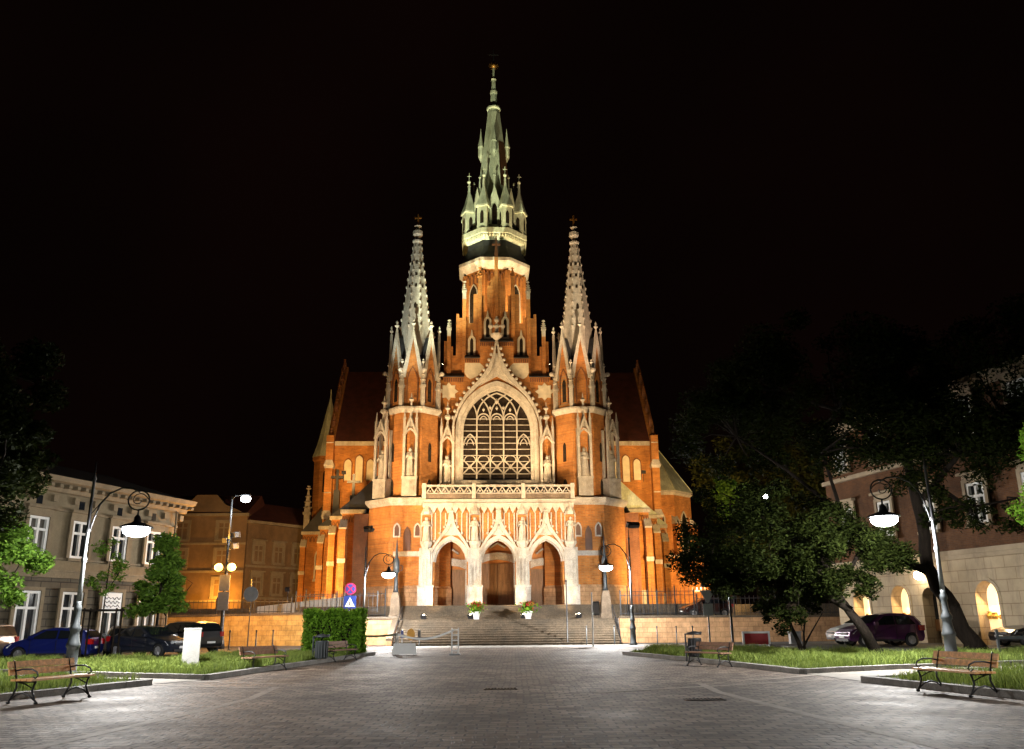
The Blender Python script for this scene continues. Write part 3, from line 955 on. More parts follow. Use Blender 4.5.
for s in (-1, 1):
    for x, z0, h in ((4.4, 27.3, 1.7), (3.0, 31.0, 1.9), (1.55, 32.6, 1.7)):
        mb = MB(); pinnacle(mb, s*x, 3.45, z0-0.3, h, 0.24)
        cpart(mb, 'pinnacle', 'stone' if x > 2 else 'brick', gable)
mb = MB(); mb.frus(4, 0, 3.48, [(0.26, 35.0), (0.2, 35.6), (0.03, 37.6)]); mb.box(-0.4, 0.4, 3.44, 3.52, 36.3, 36.45)
cpart(mb, 'mast_pinnacle', 'copper_brown', gable)
for s in (-1, 1):
    for x, z0, zt in ((0.82, 26.8, 28.9), (2.3, 24.9, 27.0)):
        mb = MB(); cx = s*x
        mb.extr(arch_window_poly(cx, 0.36, z0-0.2, zt-0.35, zt+0.15), 3.50, 3.60)
        mb.frus(4, cx, 3.55, [(0.2, zt), (0.05, zt+0.7)])
        mb.mat(1); mb.extr(arch_window_poly(cx, 0.15, z0+0.2, zt-0.45, zt-0.1), 3.47, 3.50)
        cpart(mb, 'blind_window', ['blind_win', 'win_dark'], gable)

# ---- flanking turrets --------------------------------------------------
def turret(s):
    cx, cy = s*7.5, 3.2
    mb = MB()
    mb.frus(8, s*7.5, 3.5, [(3.5, TZ), (3.5, 11.15)], ap=True)
    mb.frus(8, cx, cy, [(2.25, 11.2), (2.25, 19.4)], ap=True)
    mb.frus(8, cx, cy, [(2.08, 19.4), (2.08, 23.4)], ap=True)
    for k in range(8):                                  # brick gables of the upper stage
        a = 2*math.pi*k/8
        mb.M = Matrix.Translation((cx, cy, 0)) @ Matrix.Rotation(a, 4, 'Z')
        mb.extr([(-0.84, 22.9), (0.84, 22.9), (0, 26.3)], -2.16, -1.9)
    mb.M = None
    # buttress strips on the base
    for x in (6.15, 8.85): mb.box(s*x-0.2, s*x+0.2, -0.12, 0.3, 4.4, 8.0)
    t = cpart(mb, 'turret', 'brick')
    mb = MB()
    mb.frus(8, s*7.5, 3.5, [(3.62, TZ), (3.62, 4.2), (3.5, 4.4)], ap=True)
    cpart(mb, 'plinth', 'wall_stone', t)
    mb = MB()
    mb.frus(8, s*7.5, 3.5, [(3.5, 10.95), (3.72, 11.15), (3.85, 11.35), (3.85, 11.55), (2.9, 11.75)], ap=True)
    cpart(mb, 'cornice', 'stone', t)
    mb = MB(); mb.frus(8, cx, cy, [(2.25, 19.15), (2.42, 19.35), (2.55, 19.5), (2.55, 19.66), (2.1, 19.75)], ap=True)
    cpart(mb, 'cornice', 'stone', t)
    # small stone niches and a band on the base
    mb = MB()
    for x in (6.7, 8.4):
        mb.extr(arch_window_poly(s*x, 0.3, 8.3, 9.0, 9.5), -0.08, 0.05)
    mb.box(s*7.5-1.2, s*7.5+1.2, -0.08, 0.02, 6.75, 7.15) 
    mb.mat(1)
    for x in (6.7, 8.4): mb.extr(arch_window_poly(s*x, 0.19, 8.42, 8.95, 9.35), -0.10, -0.08)
    mb.extr(arch_window_poly(s*7.55, 0.3, 7.2, 8.4, 9.2), -0.10, 0.04)
    cpart(mb, 'niche', ['stone_worn', 'copper_brown'], t)
    # slit windows in the slanted faces
    for k in (-1, 1):
        for args in ((0.17, 14.9, 16.2, 16.6, -2.29), (0.22, 12.0, 12.9, 13.4, -2.29), (0.2, 20.3, 21.9, 22.4, -2.12)):
            mb = MB(); mb.M = Matrix.Translation((cx, cy, 0)) @ Matrix.Rotation(k*math.pi/4, 4, 'Z')
            mb.extr(arch_window_poly(0, *args[:4]), args[4], args[4]+0.1); cpart(mb, 'slit_window', 'win_dark', t)
    # stone copings of the gables, dark roofs behind, spire
    mb = MB()
    for k in range(8):
        a = 2*math.pi*k/8
        mb.M = Matrix.Translation((cx, cy, 0)) @ Matrix.Rotation(a, 4, 'Z')
        for q in (-1, 1):
            mb.extr([(q*1.0, 22.4), (q*0.62, 22.4), (0, 26.0), (0, 27.1)], -2.3, -2.08)
        mb.frus(4, 0, -2.2, [(0.1, 26.8), (0.07, 27.2), (0.24, 27.4), (0.07, 27.55), (0.12, 27.7), (0.02, 27.9)])
    mb.M = None
    cpart(mb, 'gable_copings', 'stone', t)
    mb = MB()
    for k in range(8):
        a = 2*math.pi*k/8
        mb.M = Matrix.Translation((cx, cy, 0)) @ Matrix.Rotation(a, 4, 'Z')
        for q in (-1, 1):
            mb.poly([(0, -2.1, 26.4), (q*0.86, -2.05, 22.7), (q*0.62, -1.4, 24.6), (0, -0.9, 26.4)])
    mb.M = None
    mb.frus(8, cx, cy, [(2.05, 22.8), (1.5, 24.8)], ap=True)
    cpart(mb, 'gable_roofs', 'slate', t)
    mb = MB()
    mb.frus(8, cx, cy, [(1.62, 23.6), (1.36, 27.0), (0.97, 30.5), (0.33, 36.3)], ap=True)
    for k in range(8):                                  # crocketed edges
        a = 2*math.pi*(k+0.5)/8-math.pi/2
        for j in range(11):
            z = 27.5+j*0.82; r = (0.97+(30.5-z)*0.111)/math.cos(math.pi/8)+0.05
            mb.M = Matrix.Translation((cx+r*math.cos(a), cy+r*math.sin(a), z))
            q = 0.13-0.004*j
            mb.frus(4, 0, 0, [(q*0.5, -0.14), (q, 0.05), (q*0.35, 0.16)])
        mb.M = None
    mb.frus(8, cx, cy, [(0.33, 36.2), (0.5, 36.35), (0.5, 36.5), (0.25, 36.6), (0.22, 36.9), (0.48, 37.15), (0.48, 37.5), (0.2, 37.65), (0.16, 37.9), (0.36, 38.05), (0.12, 38.2)])
    mb.mat(1)
    for k in range(8):                                  # openings in the stone
        a = 2*math.pi*k/8
        mb.M = Matrix.Translation((cx, cy, 0)) @ Matrix.Rotation(a, 4, 'Z')
        for z in ([29.6] if k % 2 == 0 else []): mb.extr(arch_window_poly(0, 0.13, z-0.3, z, z+0.3), -(0.97+(30.5-z)*0.111)-0.03, -0.6)
        for z in (31.6, 32.8, 34.0): mb.box(-0.11, 0.11, -(0.97-(z-30.5)*0.111)-0.025, -0.3, z-0.1, z+0.2)
    mb.M = None
    cpart(mb, 'stone_spire', ['stone', 'win_dark'], t)
    mb = MB(); cross(mb, cx, cy, 38.2, 1.15, 0.07)
    cpart(mb, 'spire_cross', 'gold', t)
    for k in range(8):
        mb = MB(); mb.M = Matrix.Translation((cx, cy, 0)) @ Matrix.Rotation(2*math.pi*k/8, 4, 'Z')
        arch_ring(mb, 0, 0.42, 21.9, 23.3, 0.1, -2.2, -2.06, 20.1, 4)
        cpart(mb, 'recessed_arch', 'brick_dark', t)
    # corner pinnacles round the gables
    for k in range(8):
        a = 2*math.pi*(k+0.5)/8-math.pi/2; r = 2.42
        mb = MB(); pinnacle(mb, cx+r*math.cos(a), cy+r*math.sin(a), 19.7, 4.4, 0.23, a)
        if k in (0, 7, 1, 6):
            mb.ball((cx+(r+0.35)*math.cos(a), cy+(r+0.35)*math.sin(a), 23.0), 0.22, 6, 5)
            mb.tube([(cx+r*math.cos(a), cy+r*math.sin(a), 22.8), (cx+(r+0.5)*math.cos(a), cy+(r+0.5)*math.sin(a), 23.1)], 0.1, 5)
        cpart(mb, 'pinnacle', 'stone', t)
    return t
for s in (-1, 1): turret(s)

# canopied niches with statues: front and outside of each turret and beside the window
def tabernacle(x, y, z0, rot, seed):
    mb = MB(); 
    mb.box(-0.62, 0.62, -0.55, 0.7, 0, 1.5)
    mb.box(-0.68, 0.68, -0.6, 0.7, 1.5, 1.66)
    mb.extr([(-0.36, 0.15), (0.36, 0.15), (0.36, 0.9), (0, 1.3), (-0.36, 0.9)], -0.6, -0.55)
    for s in (-1, 1):
        mb.box(s*0.52-0.1, s*0.52+0.1, -0.55, -0.3, 1.66, 6.6)
        mb.box(s*0.52-0.1, s*0.52+0.1, 0.2, 0.5, 1.66, 6.0)
        mb.frus(4, s*0.52, -0.42, [(0.17, 6.6), (0.17, 6.75), (0.12, 6.8), (0.02, 7.6)])
    arch_ring(mb, 0, 0.42, 5.0, 5.7, 0.12, -0.58, -0.35, None, 5)
    for s in (-1, 1): mb.extr([(s*0.66, 5.2), (s*0.46, 5.2), (0, 6.5), (0, 6.9)], -0.62, -0.4)
    mb.frus(4, 0, -0.1, [(0.5, 6.0), (0.42, 6.4), (0.16, 7.0), (0.12, 7.4), (0.36, 7.6), (0.3, 7.8), (0.1, 7.9), (0.1, 8.3), (0.3, 8.45), (0.08, 8.65), (0.02, 9.1)], 0)
    mb.M = None
    o = mb.build('tabernacle', 'stone', church, loc=(x, y, z0), rz=rot)
    st = statue_mb(2.55, seed); so = st.build('statue', 'stone', o, loc=(0, -0.12, 1.66))
for s, q in ((-1, 0), (1, 20)):
    tabernacle(s*7.5, 0.62, 11.75, 0, 11+q)
    tabernacle(s*9.9, 1.6, 11.7, s*math.pi/4*0.6, 12+q)
    tabernacle(s*4.4, 2.45, 11.4, 0, 13+q)

# ---- central tower -----------------------------------------------------
TY = 13.0
mb = MB()
mb.frus(8, 0, TY, [(3.05, 20), (3.05, 36.9)], ap=True)
for k in range(8):
    a = 2*math.pi*(k+0.5)/8-math.pi/2; r = 3.3
    mb.M = Matrix.Translation((r*math.cos(a), TY+r*math.sin(a), 0)) @ Matrix.Rotation(a, 4, 'Z')
    mb.box(-0.25, 0.22, -0.24, 0.24, 20, 36.4)
mb.M = None
tower = cpart(mb, 'tower', 'brick')
mb = MB()
mb.frus(8, 0, TY, [(3.1, 36.6), (3.25, 36.8), (3.6, 37.15), (3.72, 37.3), (3.72, 37.65), (3.4, 37.8)], ap=True)
cpart(mb, 'cornice', 'stone', tower)
mb = MB()
for k in range(8):                                      # arcade of small corbel arches under the cornice
    mb.M = Matrix.Translation((0, TY, 0)) @ Matrix.Rotation(2*math.pi*k/8, 4, 'Z')
    for x in (-0.85, -0.28, 0.28, 0.85): arch_ring(mb, x, 0.19, 35.8, 36.2, 0.08, -3.14, -3.0, 35.2, 4)
mb.M = None
cpart(mb, 'corbel_arcade', 'brick_dark', tower)
for k in range(8):
    mb = MB(); mb.M = Matrix.Translation((0, TY, 0)) @ Matrix.Rotation(2*math.pi*k/8, 4, 'Z')
    mb.extr(arch_window_poly(0, 0.52, 30.6, 34.0, 35.1), -3.10, -3.0)
    mb.mat(1); mb.box(-0.6, 0.6, -3.2, -3.04, 30.2, 30.58); arch_ring(mb, 0, 0.52, 34.0, 35.1, 0.12, -3.14, -3.0, 30.6, 5)
    cpart(mb, 'belfry_window', ['win_dark', 'stone'], tower)
mb = MB()
mb.frus(8, 0, TY, [(3.68, 37.6), (3.3, 38.3), (2.85, 39.3), (2.75, 40.5)], ap=True)
cpart(mb, 'dark_roof_skirt', 'slate', tower)
GZ = 40.3
mb = MB()
mb.frus(8, 0, TY, [(2.7, GZ-0.4), (3.3, GZ+0.1), (3.45, GZ+0.3), (3.45, GZ+0.9), (3.25, GZ+1.0), (2.5, GZ+1.1)], ap=True)
for k in range(8):
    mb.M = Matrix.Translation((0, TY, 0)) @ Matrix.Rotation(2*math.pi*k/8, 4, 'Z')
    for j in range(9):
        x = -1.3+2.6*j/8; mb.extr([(x-0.13, GZ+0.12), (x+0.13, GZ+0.12), (x, GZ-0.3)], -3.42, -3.3)
mb.M = None
cpart(mb, 'gallery', 'copper', tower)
mb = MB()
mb.frus(8, 0, TY, [(1.95, GZ+1.0), (1.95, GZ+5.2), (1.70, GZ+7.2), (1.28, GZ+11.5), (0.68, GZ+17.5), (0.54, GZ+18.2)], ap=True)
copper_spire = cpart(mb, 'copper_spire', 'copper', tower)
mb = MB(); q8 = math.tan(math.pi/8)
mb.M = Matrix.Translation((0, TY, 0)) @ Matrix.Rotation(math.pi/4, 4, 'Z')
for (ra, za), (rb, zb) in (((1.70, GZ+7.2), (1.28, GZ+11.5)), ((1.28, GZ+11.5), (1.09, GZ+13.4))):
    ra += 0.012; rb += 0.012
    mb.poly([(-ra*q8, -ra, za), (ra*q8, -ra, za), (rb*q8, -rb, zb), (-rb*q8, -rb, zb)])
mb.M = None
cpart(mb, 'brown_spire_facet', 'copper_brown', tower)  # dark brown overlay on one facet of the spire
mb = MB()
mb.frus(12, 0, TY, [(0.55, GZ+18.0), (0.8, GZ+18.12), (0.8, GZ+18.3), (0.45, GZ+18.4)])
mb.frus(8, 0, TY, [(0.44, GZ+18.4), (0.36, GZ+20.2), (0.43, GZ+20.4), (0.43, GZ+20.7), (0.3, GZ+20.9), (0.22, GZ+22.2), (0.32, GZ+22.4), (0.14, GZ+22.6), (0.1, GZ+24.2)])
cpart(mb, 'spire_crown', 'copper', tower)
mb = MB(); 
for k in range(6):
    a = math.pi*k/6; mb.tube([(0.55*math.cos(a), TY, GZ+24.35+0.55*math.sin(a)), (-0.55*math.cos(a), TY, GZ+24.35-0.55*math.sin(a))], [0.03, 0.03], 4)
mb.ball((0, TY, GZ+24.35), 0.33, 8, 6)
cpart(mb, 'gilded_star', 'gold', tower)
mb = MB(); cross(mb, 0, TY, GZ+24.8, 1.9, 0.05)
cpart(mb, 'tower_cross', 'iron', tower)
for k in range(8):                                      # lantern turrets of the gallery
    a = 2*math.pi*(k+0.5)/8-math.pi/2; r = 2.95 if True else 0
    x, y = r*math.cos(a), TY+r*math.sin(a)
    big = 1.0
    mb = MB()
    mb.frus(4, x, y, [(0.78, GZ+0.9), (0.78, GZ+3.7)], a+math.pi/2)
    mb.frus(4, x, y, [(0.95, GZ+3.6), (0.95, GZ+3.8), (0.48, GZ+5.1), (0.15, GZ+6.4), (0.09, GZ+7.6)], a+math.pi/2)
    mb.ball((x, y, GZ+7.75), 0.2, 7, 5); mb.tube([(x, y, GZ+7.8), (x, y, GZ+8.9)], 0.045, 4)
    mb.tube([(x-0.22, y, GZ+8.5), (x+0.22, y, GZ+8.5)], 0.04, 4)
    mb.mat(1)
    for q in range(4):
        mb.M = Matrix.Translation((x, y, 0)) @ Matrix.Rotation(a+math.pi/2+q*math.pi/2, 4, 'Z')
        mb.extr(arch_window_poly(0, 0.2, GZ+1.5, GZ+2.6, GZ+3.1), -0.57, -0.3)
    mb.M = None
    cpart(mb, 'lantern_turret', ['copper', 'win_dark'], tower)
for k in range(8):                                      # dormer gables between them
    a = 2*math.pi*k/8
    mb = MB(); mb.M = Matrix.Translation((0, TY, 0)) @ Matrix.Rotation(a, 4, 'Z')
    mb.extr([(-0.62, GZ+1), (0.62, GZ+1), (0.62, GZ+4.2), (0, GZ+6.7), (-0.62, GZ+4.2)], -2.6, -1.6)
    mb.frus(4, 0, -2.2, [(0.12, GZ+6.4), (0.06, GZ+8.0), (0.16, GZ+8.1), (0.02, GZ+8.4)])
    mb.mat(1); mb.extr(arch_window_poly(0, 0.27, GZ+1.7, GZ+3.6, GZ+4.3), -2.64, -2.5)
    cpart(mb, 'dormer', ['copper', 'win_dark'], tower)
for k in range(4):                                      # small spirelets half way up
    a = 2*math.pi*k/4; r = 1.45
    x, y = r*math.sin(a), TY-r*math.cos(a)
    mb = MB()
    mb.frus(6, x, y, [(0.02, GZ+11.0), (0.3, GZ+11.8), (0.3, GZ+12.9), (0.36, GZ+13.0), (0.1, GZ+14.6), (0.02, GZ+15.6)])
    cpart(mb, 'spirelet', 'copper', tower)

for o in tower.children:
    if o.name.split('.')[0] in ('gallery', 'copper_spire', 'brown_spire_facet', 'spire_crown', 'gilded_star', 'tower_cross', 'lantern_turret', 'dormer', 'spirelet'):
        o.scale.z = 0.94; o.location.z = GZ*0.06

# ---- nave, transept, aisles -------------------------------------------
mb = MB()
mb.box(-9.2, 9.2, 3.6, 60, TZ, 20.0)
nave = cpart(mb, 'nave_wall', 'brick')
mb = MB(); mb.extr([(-9.6, 19.9), (9.6, 19.9), (0, 29.6)], 5.0, 62)
cpart(mb, 'nave_roof', 'tile')
mb = MB(); mb.box(-17.2, 17.2, 20.0, 34.0, TZ, 20.2)
tran = cpart(mb, 'transept_wall', 'brick')
mb = MB(); mb.box(-17.4, 17.4, 19.75, 20.0, 20.0, 20.5)
cpart(mb, 'cornice', 'stone', tran)
mb = MB(); mb.extr_x([(19.7, 20.45), (34.3, 20.45), (27, 30.4)], -17.3, 17.3)
cpart(mb, 'transept_roof', 'tile')
for s in (-1, 1):
    for x, z0, z1 in ((15.7, 16.2, 18.5), (14.5, 16.0, 18.9), (13.3, 16.2, 18.5)):
        mb = MB(); mb.extr(arch_window_poly(s*x, 0.38, z0, z1-0.5, z1), 19.9, 20.0)
        arch_ring(mb.mat(1), s*x, 0.38, z1-0.5, z1, 0.1, 19.86, 20.0, z0, 4)
        cpart(mb, 'blind_window', ['blind_win', 'brick_dark'], tran)
    mb = MB()
    xa, xb = sorted((s*17.2, s*18.0))
    mb.extr_x([(19.6, TZ), (34.4, TZ), (34.4, 20.6), (27, 31.0), (19.6, 20.6)], xa, xb)
    tg = cpart(mb, 'transept_gable', 'brick')
    for t in (0.0, 0.2, 0.4, 0.6, 0.8, 1.0):
        mb = MB(); pinnacle(mb, s*17.6, 19.6+7.0*t, 20.5+10.0*t-0.3, 1.7, 0.22); cpart(mb, 'gable_pinnacle', 'brick_dark', tg)
    mb = MB(); mb.frus(4, s*17.6, 19.5, [(0.55, TZ), (0.55, 21.0)]); cpart(mb, 'corner_buttress', 'brick', tg)
    for z in (17.4, 12.0):
        mb = MB(); mb.frus(4, s*17.6, 19.45, [(0.6, z), (0.75, z+0.3), (0.35, z+1.2), (0.35, z+2.6), (0.55, z+2.8), (0.3, z+3.0)])
        cpart(mb, 'buttress_cap', 'stone_worn', tg)

def bay(s, xi, xo, y0, y1, ze, zr, xr, roof, win=True, nwin=1):
    """one aisle bay seen end on: brick block, eaves course, lean-to roof, pointed window in a recess"""
    mb = MB(); a, b = sorted((s*xi, s*xo)); mb.box(a, b, y0, y1, TZ, ze)
    mb.box(*sorted((s*(xo-0.45), s*(xo+0.12))), y0-0.55, y0+0.6, TZ, ze-1.4)
    mb.box(*sorted((s*(xi+0.0), s*(xi+0.4))), y0-0.35, y0, TZ, ze-1.0)
    o = cpart(mb, 'aisle_bay', 'brick')
    mb = MB(); mb.box(a-0.15, b+0.15, y0-0.22, y1, ze, ze+0.34)
    mb.extr_x([(y0-0.55, ze-1.42), (y0-0.6, ze-1.3), (y0, ze-0.5), (y0, ze-1.42)], *sorted((s*(xo-0.5), s*(xo+0.16))))
    mb.box(*sorted((s*(xo-0.5), s*(xo+0.18))), y0-0.62, y0-0.5, 6.6, 7.0)
    mb.box(a-0.04, b+0.04, y0-0.1, y0+0.02, TZ, 4.1)
    cpart(mb, 'cornice', 'stone', o)
    mb = MB()
    k = 9; w = (b-a)/k
    for i in range(k): arch_ring(mb, a+w*(i+0.5), w*0.3, ze-0.55, ze-0.25, w*0.16, y0-0.1, y0, ze-0.8, 3)
    cpart(mb, 'corbel_arcade', 'brick_dark', o)
    mb = MB(); mb.extr([(s*(xo+0.2), ze+0.34), (s*xr, zr), (s*xr, ze+0.34)], y0-0.1, y1+0.1)
    cpart(mb, 'lean_to_roof', roof, o)
    if win:
        cx = s*(xi+xo)/2
        mb = MB(); mb.extr(arch_window_poly(cx, 0.36, 6.2, 8.6, 9.3), y0-0.06, y0+0.02)
        arch_ring(mb.mat(1), cx, 0.36, 8.6, 9.3, 0.15, y0-0.12, y0, 6.2, 4); mb.box(cx-0.6, cx+0.6, y0-0.2, y0, 5.9, 6.15)
        mb.tube([(cx, y0-0.09, 6.2), (cx, y0-0.09, 9.1)], 0.04, 4)
        cpart(mb, 'aisle_window', ['win_dark', 'stone_worn'], o)
    return o
for s in (-1, 1):
    rf = 'slate' if s < 0 else 'copper'  # left copper roofs lie in shade, put in as dark slate colour
    bay(s, 11.9, 13.9, 6.0, 10.2, 11.0, 16.0, 9.2, rf, False)
    bay(s, 12.2, 15.5, 10.0, 16.2, 10.9, 16.0, 9.3, rf, True)
    bay(s, 12.0, 17.6, 16.0, 20.0, 10.6, 15.6, 12.0, rf, False)
    bay(s, 17.3, 21.2, 25.5, 36, 11.0, 15.5, 17.9, rf, True)
    mb = MB(); mb.box(*sorted((s*13.2, s*14.5)), 15.7, 15.9, TZ, 10.0)
    arch_ring(mb, s*16.6, 0.36, 8.6, 9.3, 0.15, 15.88, 16.0, 6.2, 4)
    cpart(mb, 'buttress', 'brick')
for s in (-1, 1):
    mb = MB(); mb.box(*sorted((s*11.0, s*12.4)), 3.0, 6.0, TZ, 10.6); cpart(mb, 'recessed_wall', 'brick_dark')  # darker brick puts the shade of this gap into the colour
for x, y, z in ((-16.6, 19.0, 15.0), (-14.4, 15.8, 14.0)):
    mb = MB(); mb.frus(4, x, y, [(0.5, z-4), (0.42, z)]); cross(mb, x, y, z, 2.2, 0.13); cpart(mb, 'gable_cross', 'slate')
# pinnacles at the far left corner and the copper spirelet
for x, y in ((-20.9, 25.8), (-18.7, 25.3)):
    mb = MB(); pinnacle(mb, x, y, 11.0, 5.6, 0.45); cpart(mb, 'pinnacle', 'stone_worn')
mb = MB(); mb.frus(8, -19.4, 28.5, [(1.55, TZ), (1.55, 19.6), (1.75, 19.8), (1.75, 20.2)])
sp = cpart(mb, 'stair_turret', 'brick')
mb = MB(); mb.frus(8, -19.4, 28.5, [(1.8, 20.2), (1.2, 22.2), (0.1, 27.6), (0.05, 28.6)]); cpart(mb, 'turret_spire', 'copper', sp)
mb = MB(); mb.extr(arch_window_poly(-19.4, 0.2, 16.0, 18.0, 18.5), 26.98, 27.1); cpart(mb, 'slit_window', 'win_dark', sp)
# polygonal chapel on the right with copper roof
CX, CY = 19.0, 29.5
mb = MB(); mb.frus(8, CX, CY, [(4.3, TZ), (4.3, 15.6)], ap=True)
for k in range(8):
    a = 2*math.pi*(k+0.5)/8-math.pi/2; r = 4.75
    mb.M = Matrix.Translation((CX+r*math.cos(a), CY+r*math.sin(a), 0)) @ Matrix.Rotation(a, 4, 'Z'); mb.box(-0.4, 0.5, -0.35, 0.35, TZ, 12.0)
mb.M = None
mb.box(CX-0.5, CX+4.9, CY-5.6, CY-4.0, TZ, 8.2)
chapel = cpart(mb, 'chapel', 'brick')
mb = MB(); mb.frus(8, CX, CY, [(4.3, 15.3), (4.55, 15.55), (4.55, 15.8), (4.2, 15.85)], ap=True)
mb.box(CX-0.6, CX+5.0, CY-5.75, CY-4.0, 8.2, 8.45)
for k in range(8):
    a = 2*math.pi*(k+0.5)/8-math.pi/2; r = 4.75
    mb.M = Matrix.Translation((CX+r*math.cos(a), CY+r*math.sin(a), 0)) @ Matrix.Rotation(a, 4, 'Z'); mb.extr([(-0.45, 12.0), (0.6, 12.0), (-0.45, 13.2)], -0.4, 0.4)
mb.M = None
cpart(mb, 'cornice', 'stone', chapel)
mb = MB(); mb.frus(8, CX, CY, [(4.6, 15.8), (0.5, 22.2)], ap=True); mb.box(CX-2.0, CX+0.2, CY-0.2, CY+0.2, 21.4, 22.3)
mb.tube([(CX, CY, 22.1), (CX, CY, 23.6)], 0.06, 4)
for k in range(8):
    a = 2*math.pi*(k+0.5)/8-math.pi/2
    mb.tube([(CX+4.95*math.cos(a), CY+4.95*math.sin(a), 15.9), (CX+0.55*math.cos(a), CY+0.55*math.sin(a), 22.2)], 0.07, 4)
cpart(mb, 'chapel_roof', 'copper', chapel)
for k in (7, 0, 1):
    mb = MB(); mb.M = Matrix.Translation((CX, CY, 0)) @ Matrix.Rotation(2*math.pi*k/8, 4, 'Z')
    mb.extr(arch_window_poly(0, 0.5, 8.9, 12.4, 13.4), -4.36, -4.25)
    mb.mat(1); arch_ring(mb, 0, 0.5, 12.4, 13.4, 0.16, -4.4, -4.25, 8.9, 5); mb.box(-0.75, 0.75, -4.5, -4.25, 8.6, 8.88)
    cpart(mb, 'chapel_window', ['win_dark', 'stone'], chapel)
M['wall_sodium_tint'] = brick_mat('sodium_tint_wall_stone', (0.48, 0.30, 0.09), (0.40, 0.24, 0.07), (0.30, 0.19, 0.07), bw=0.7, rh=0.35, msize=0.02, vary=0.35, patch=3)  # wall_stone copy with the sodium lamps' orange put into its colour
# ================================================================== churchyard, stairs, retaining walls
mb = MB()
mb.box(-60, -8.6, 65.0, 200, -0.2, 1.95); mb.box(7.6, 60, 65.0, 200, -0.2, 1.72)
mb.box(-8.6, 7.6, 67.3, 200, -0.2, 1.70)
yard = mb.build('churchyard', 'path'); yard['kind'] = 'structure'
mb = MB(); mb.box(-17, 15, 70.3, 76, 1.70, 2.79); mb.box(-30, 28, 76, 140, 1.70, 2.79)
tr = mb.build('terrace', 'granite'); tr['kind'] = 'structure'
mb = MB()
n = 11
for i in range(n): mb.box(-8.35, 7.35, 60.9+i*0.38, 67.3, 0.155*i+(0.001 if i else -0.05), 0.155*(i+1)); mb.box(-8.35, 7.35, 60.87+i*0.38, 60.9+i*0.38, 0.155*(i+1)-0.045, 0.155*(i+1)-0.001)
stairs = tag(mb.build('staircase', 'granite'), 'wide dark stone staircase climbing to the church doors', 'staircase')
mb = MB(); n = 7
for i in range(n): mb.box(-9.6, 8.4, 68.0+i*0.33, 70.35, 1.71+0.155*i, 1.705+0.155*(i+1)); mb.box(-9.6, 8.4, 67.97+i*0.33, 68.0+i*0.33, 1.66+0.155*(i+1), 1.704+0.155*(i+1))
tag(mb.build('upper_steps', 'granite'), 'short upper flight of pale steps right below the three church doors', 'steps')

# walls: the left one is lit orange, the right one pinkish
def ret_wall(pts, h, label, name='retaining_wall', m='wall_stone', th=0.5):
    mb = MB()
    root = thing(name, label, 'wall')
    cap = MB()
    for (x0, y0, h0), (x1, y1, h1) in zip(pts, pts[1:]):
        d = Vector((x1-x0, y1-y0)); L_ = d.length; d.normalize(); nn = Vector((-d.y, d.x))*th/2
        def vv(o, x, y, z): return (x+o.x, y+o.y, z)
        for b, e, z0, z1 in ((mb, 1.0, -0.1, 0.0), (cap, 1.16, 0.0, 0.16)):
            q = nn*e
            za0, za1 = (-0.1, -0.1) if b is mb else (h0, h1)
            zb0, zb1 = (h0, h1) if b is mb else (h0+0.16, h1+0.16)
            b._add([vv(-q, x0, y0, za0), vv(-q, x1, y1, za1), vv(q, x1, y1, za1), vv(q, x0, y0, za0),
                    vv(-q, x0, y0, zb0), vv(-q, x1, y1, zb1), vv(q, x1, y1, zb1), vv(q, x0, y0, zb0)],
                   [(0,3,2,1),(4,5,6,7),(0,1,5,4),(1,2,6,5),(2,3,7,6),(3,0,4,7)])
    mb.build('wall_face', m, root); cap.build('coping', 'granite', root)
    return root
ret_wall([(-34, 64.7, 2.0), (-24, 64.7, 2.05), (-16, 64.7, 2.15), (-11.0, 64.7, 2.1)], 2, 'low stone wall lit orange, left of the church stairs', m='wall_sodium_tint')
ret_wall([(-11.0, 64.5, 1.75), (-8.62, 64.5, 1.75)], 2, 'short stone stair cheek carrying the left pedestal post', 'stair_wall', th=0.7)
ret_wall([(-8.55, 64.2, 1.75), (-8.55, 60.9, 0.35)], 2, 'sloping stone cheek along the left edge of the stairs', 'stair_wall', th=0.36)
ret_wall([(7.62, 64.5, 1.72), (13, 64.5, 1.72), (24, 64.6, 1.68), (40, 64.8, 1.7)], 2, 'long pinkish stone wall right of the church stairs')

# iron fences on the walls
def iron_fence(x0, x1, y, z, h, label, step=0.32, m='iron'):
    root = thing('iron_fence', label, 'fence', (x0, y, z))
    mb = MB(); L_ = x1-x0
    for q in (0.12, h*0.9): mb.box(0, L_, -0.02, 0.02, q, q+0.05)
    k = int(L_/step)
    for i in range(k+1):
        x = L_*i/k; mb.box(x-0.014, x+0.014, -0.012, 0.012, 0.0, h)
        mb.frus(4, x, 0, [(0.035, h), (0.002, h+0.1)])
    mb.build('rail_panel', m, root)
    k = max(1, int(L_/2.6))
    for i in range(k+1):
        p = MB(); x = L_*i/k; p.box(x-0.045, x+0.045, -0.045, 0.045, 0, h+0.15); p.frus(4, x, 0, [(0.08, h+0.15), (0.005, h+0.3)])
        p.build('fence_post', m, root)
    return root
iron_fence(-16.0, -10.0, 64.75, 2.3, 1.25, 'black iron fence on the wall beside the clipped hedge')
iron_fence(-30, -16.3, 64.75, 2.25, 0.9, 'black iron fence above the orange wall, under the far houses')
iron_fence(7.8, 13.2, 64.8, 1.9, 1.55, 'dense black iron railing right of the stairs')
iron_fence(13.4, 27, 64.85, 1.86, 1.3, 'black iron fence in front of the car parked beside the church')
iron_fence(-16.5, -10.2, 70.0, 2.0, 1.9, 'tall iron fence in front of the left aisle')
iron_fence(9.0, 16.5, 70.0, 1.74, 2.2, 'tall iron fence in front of the right aisle')

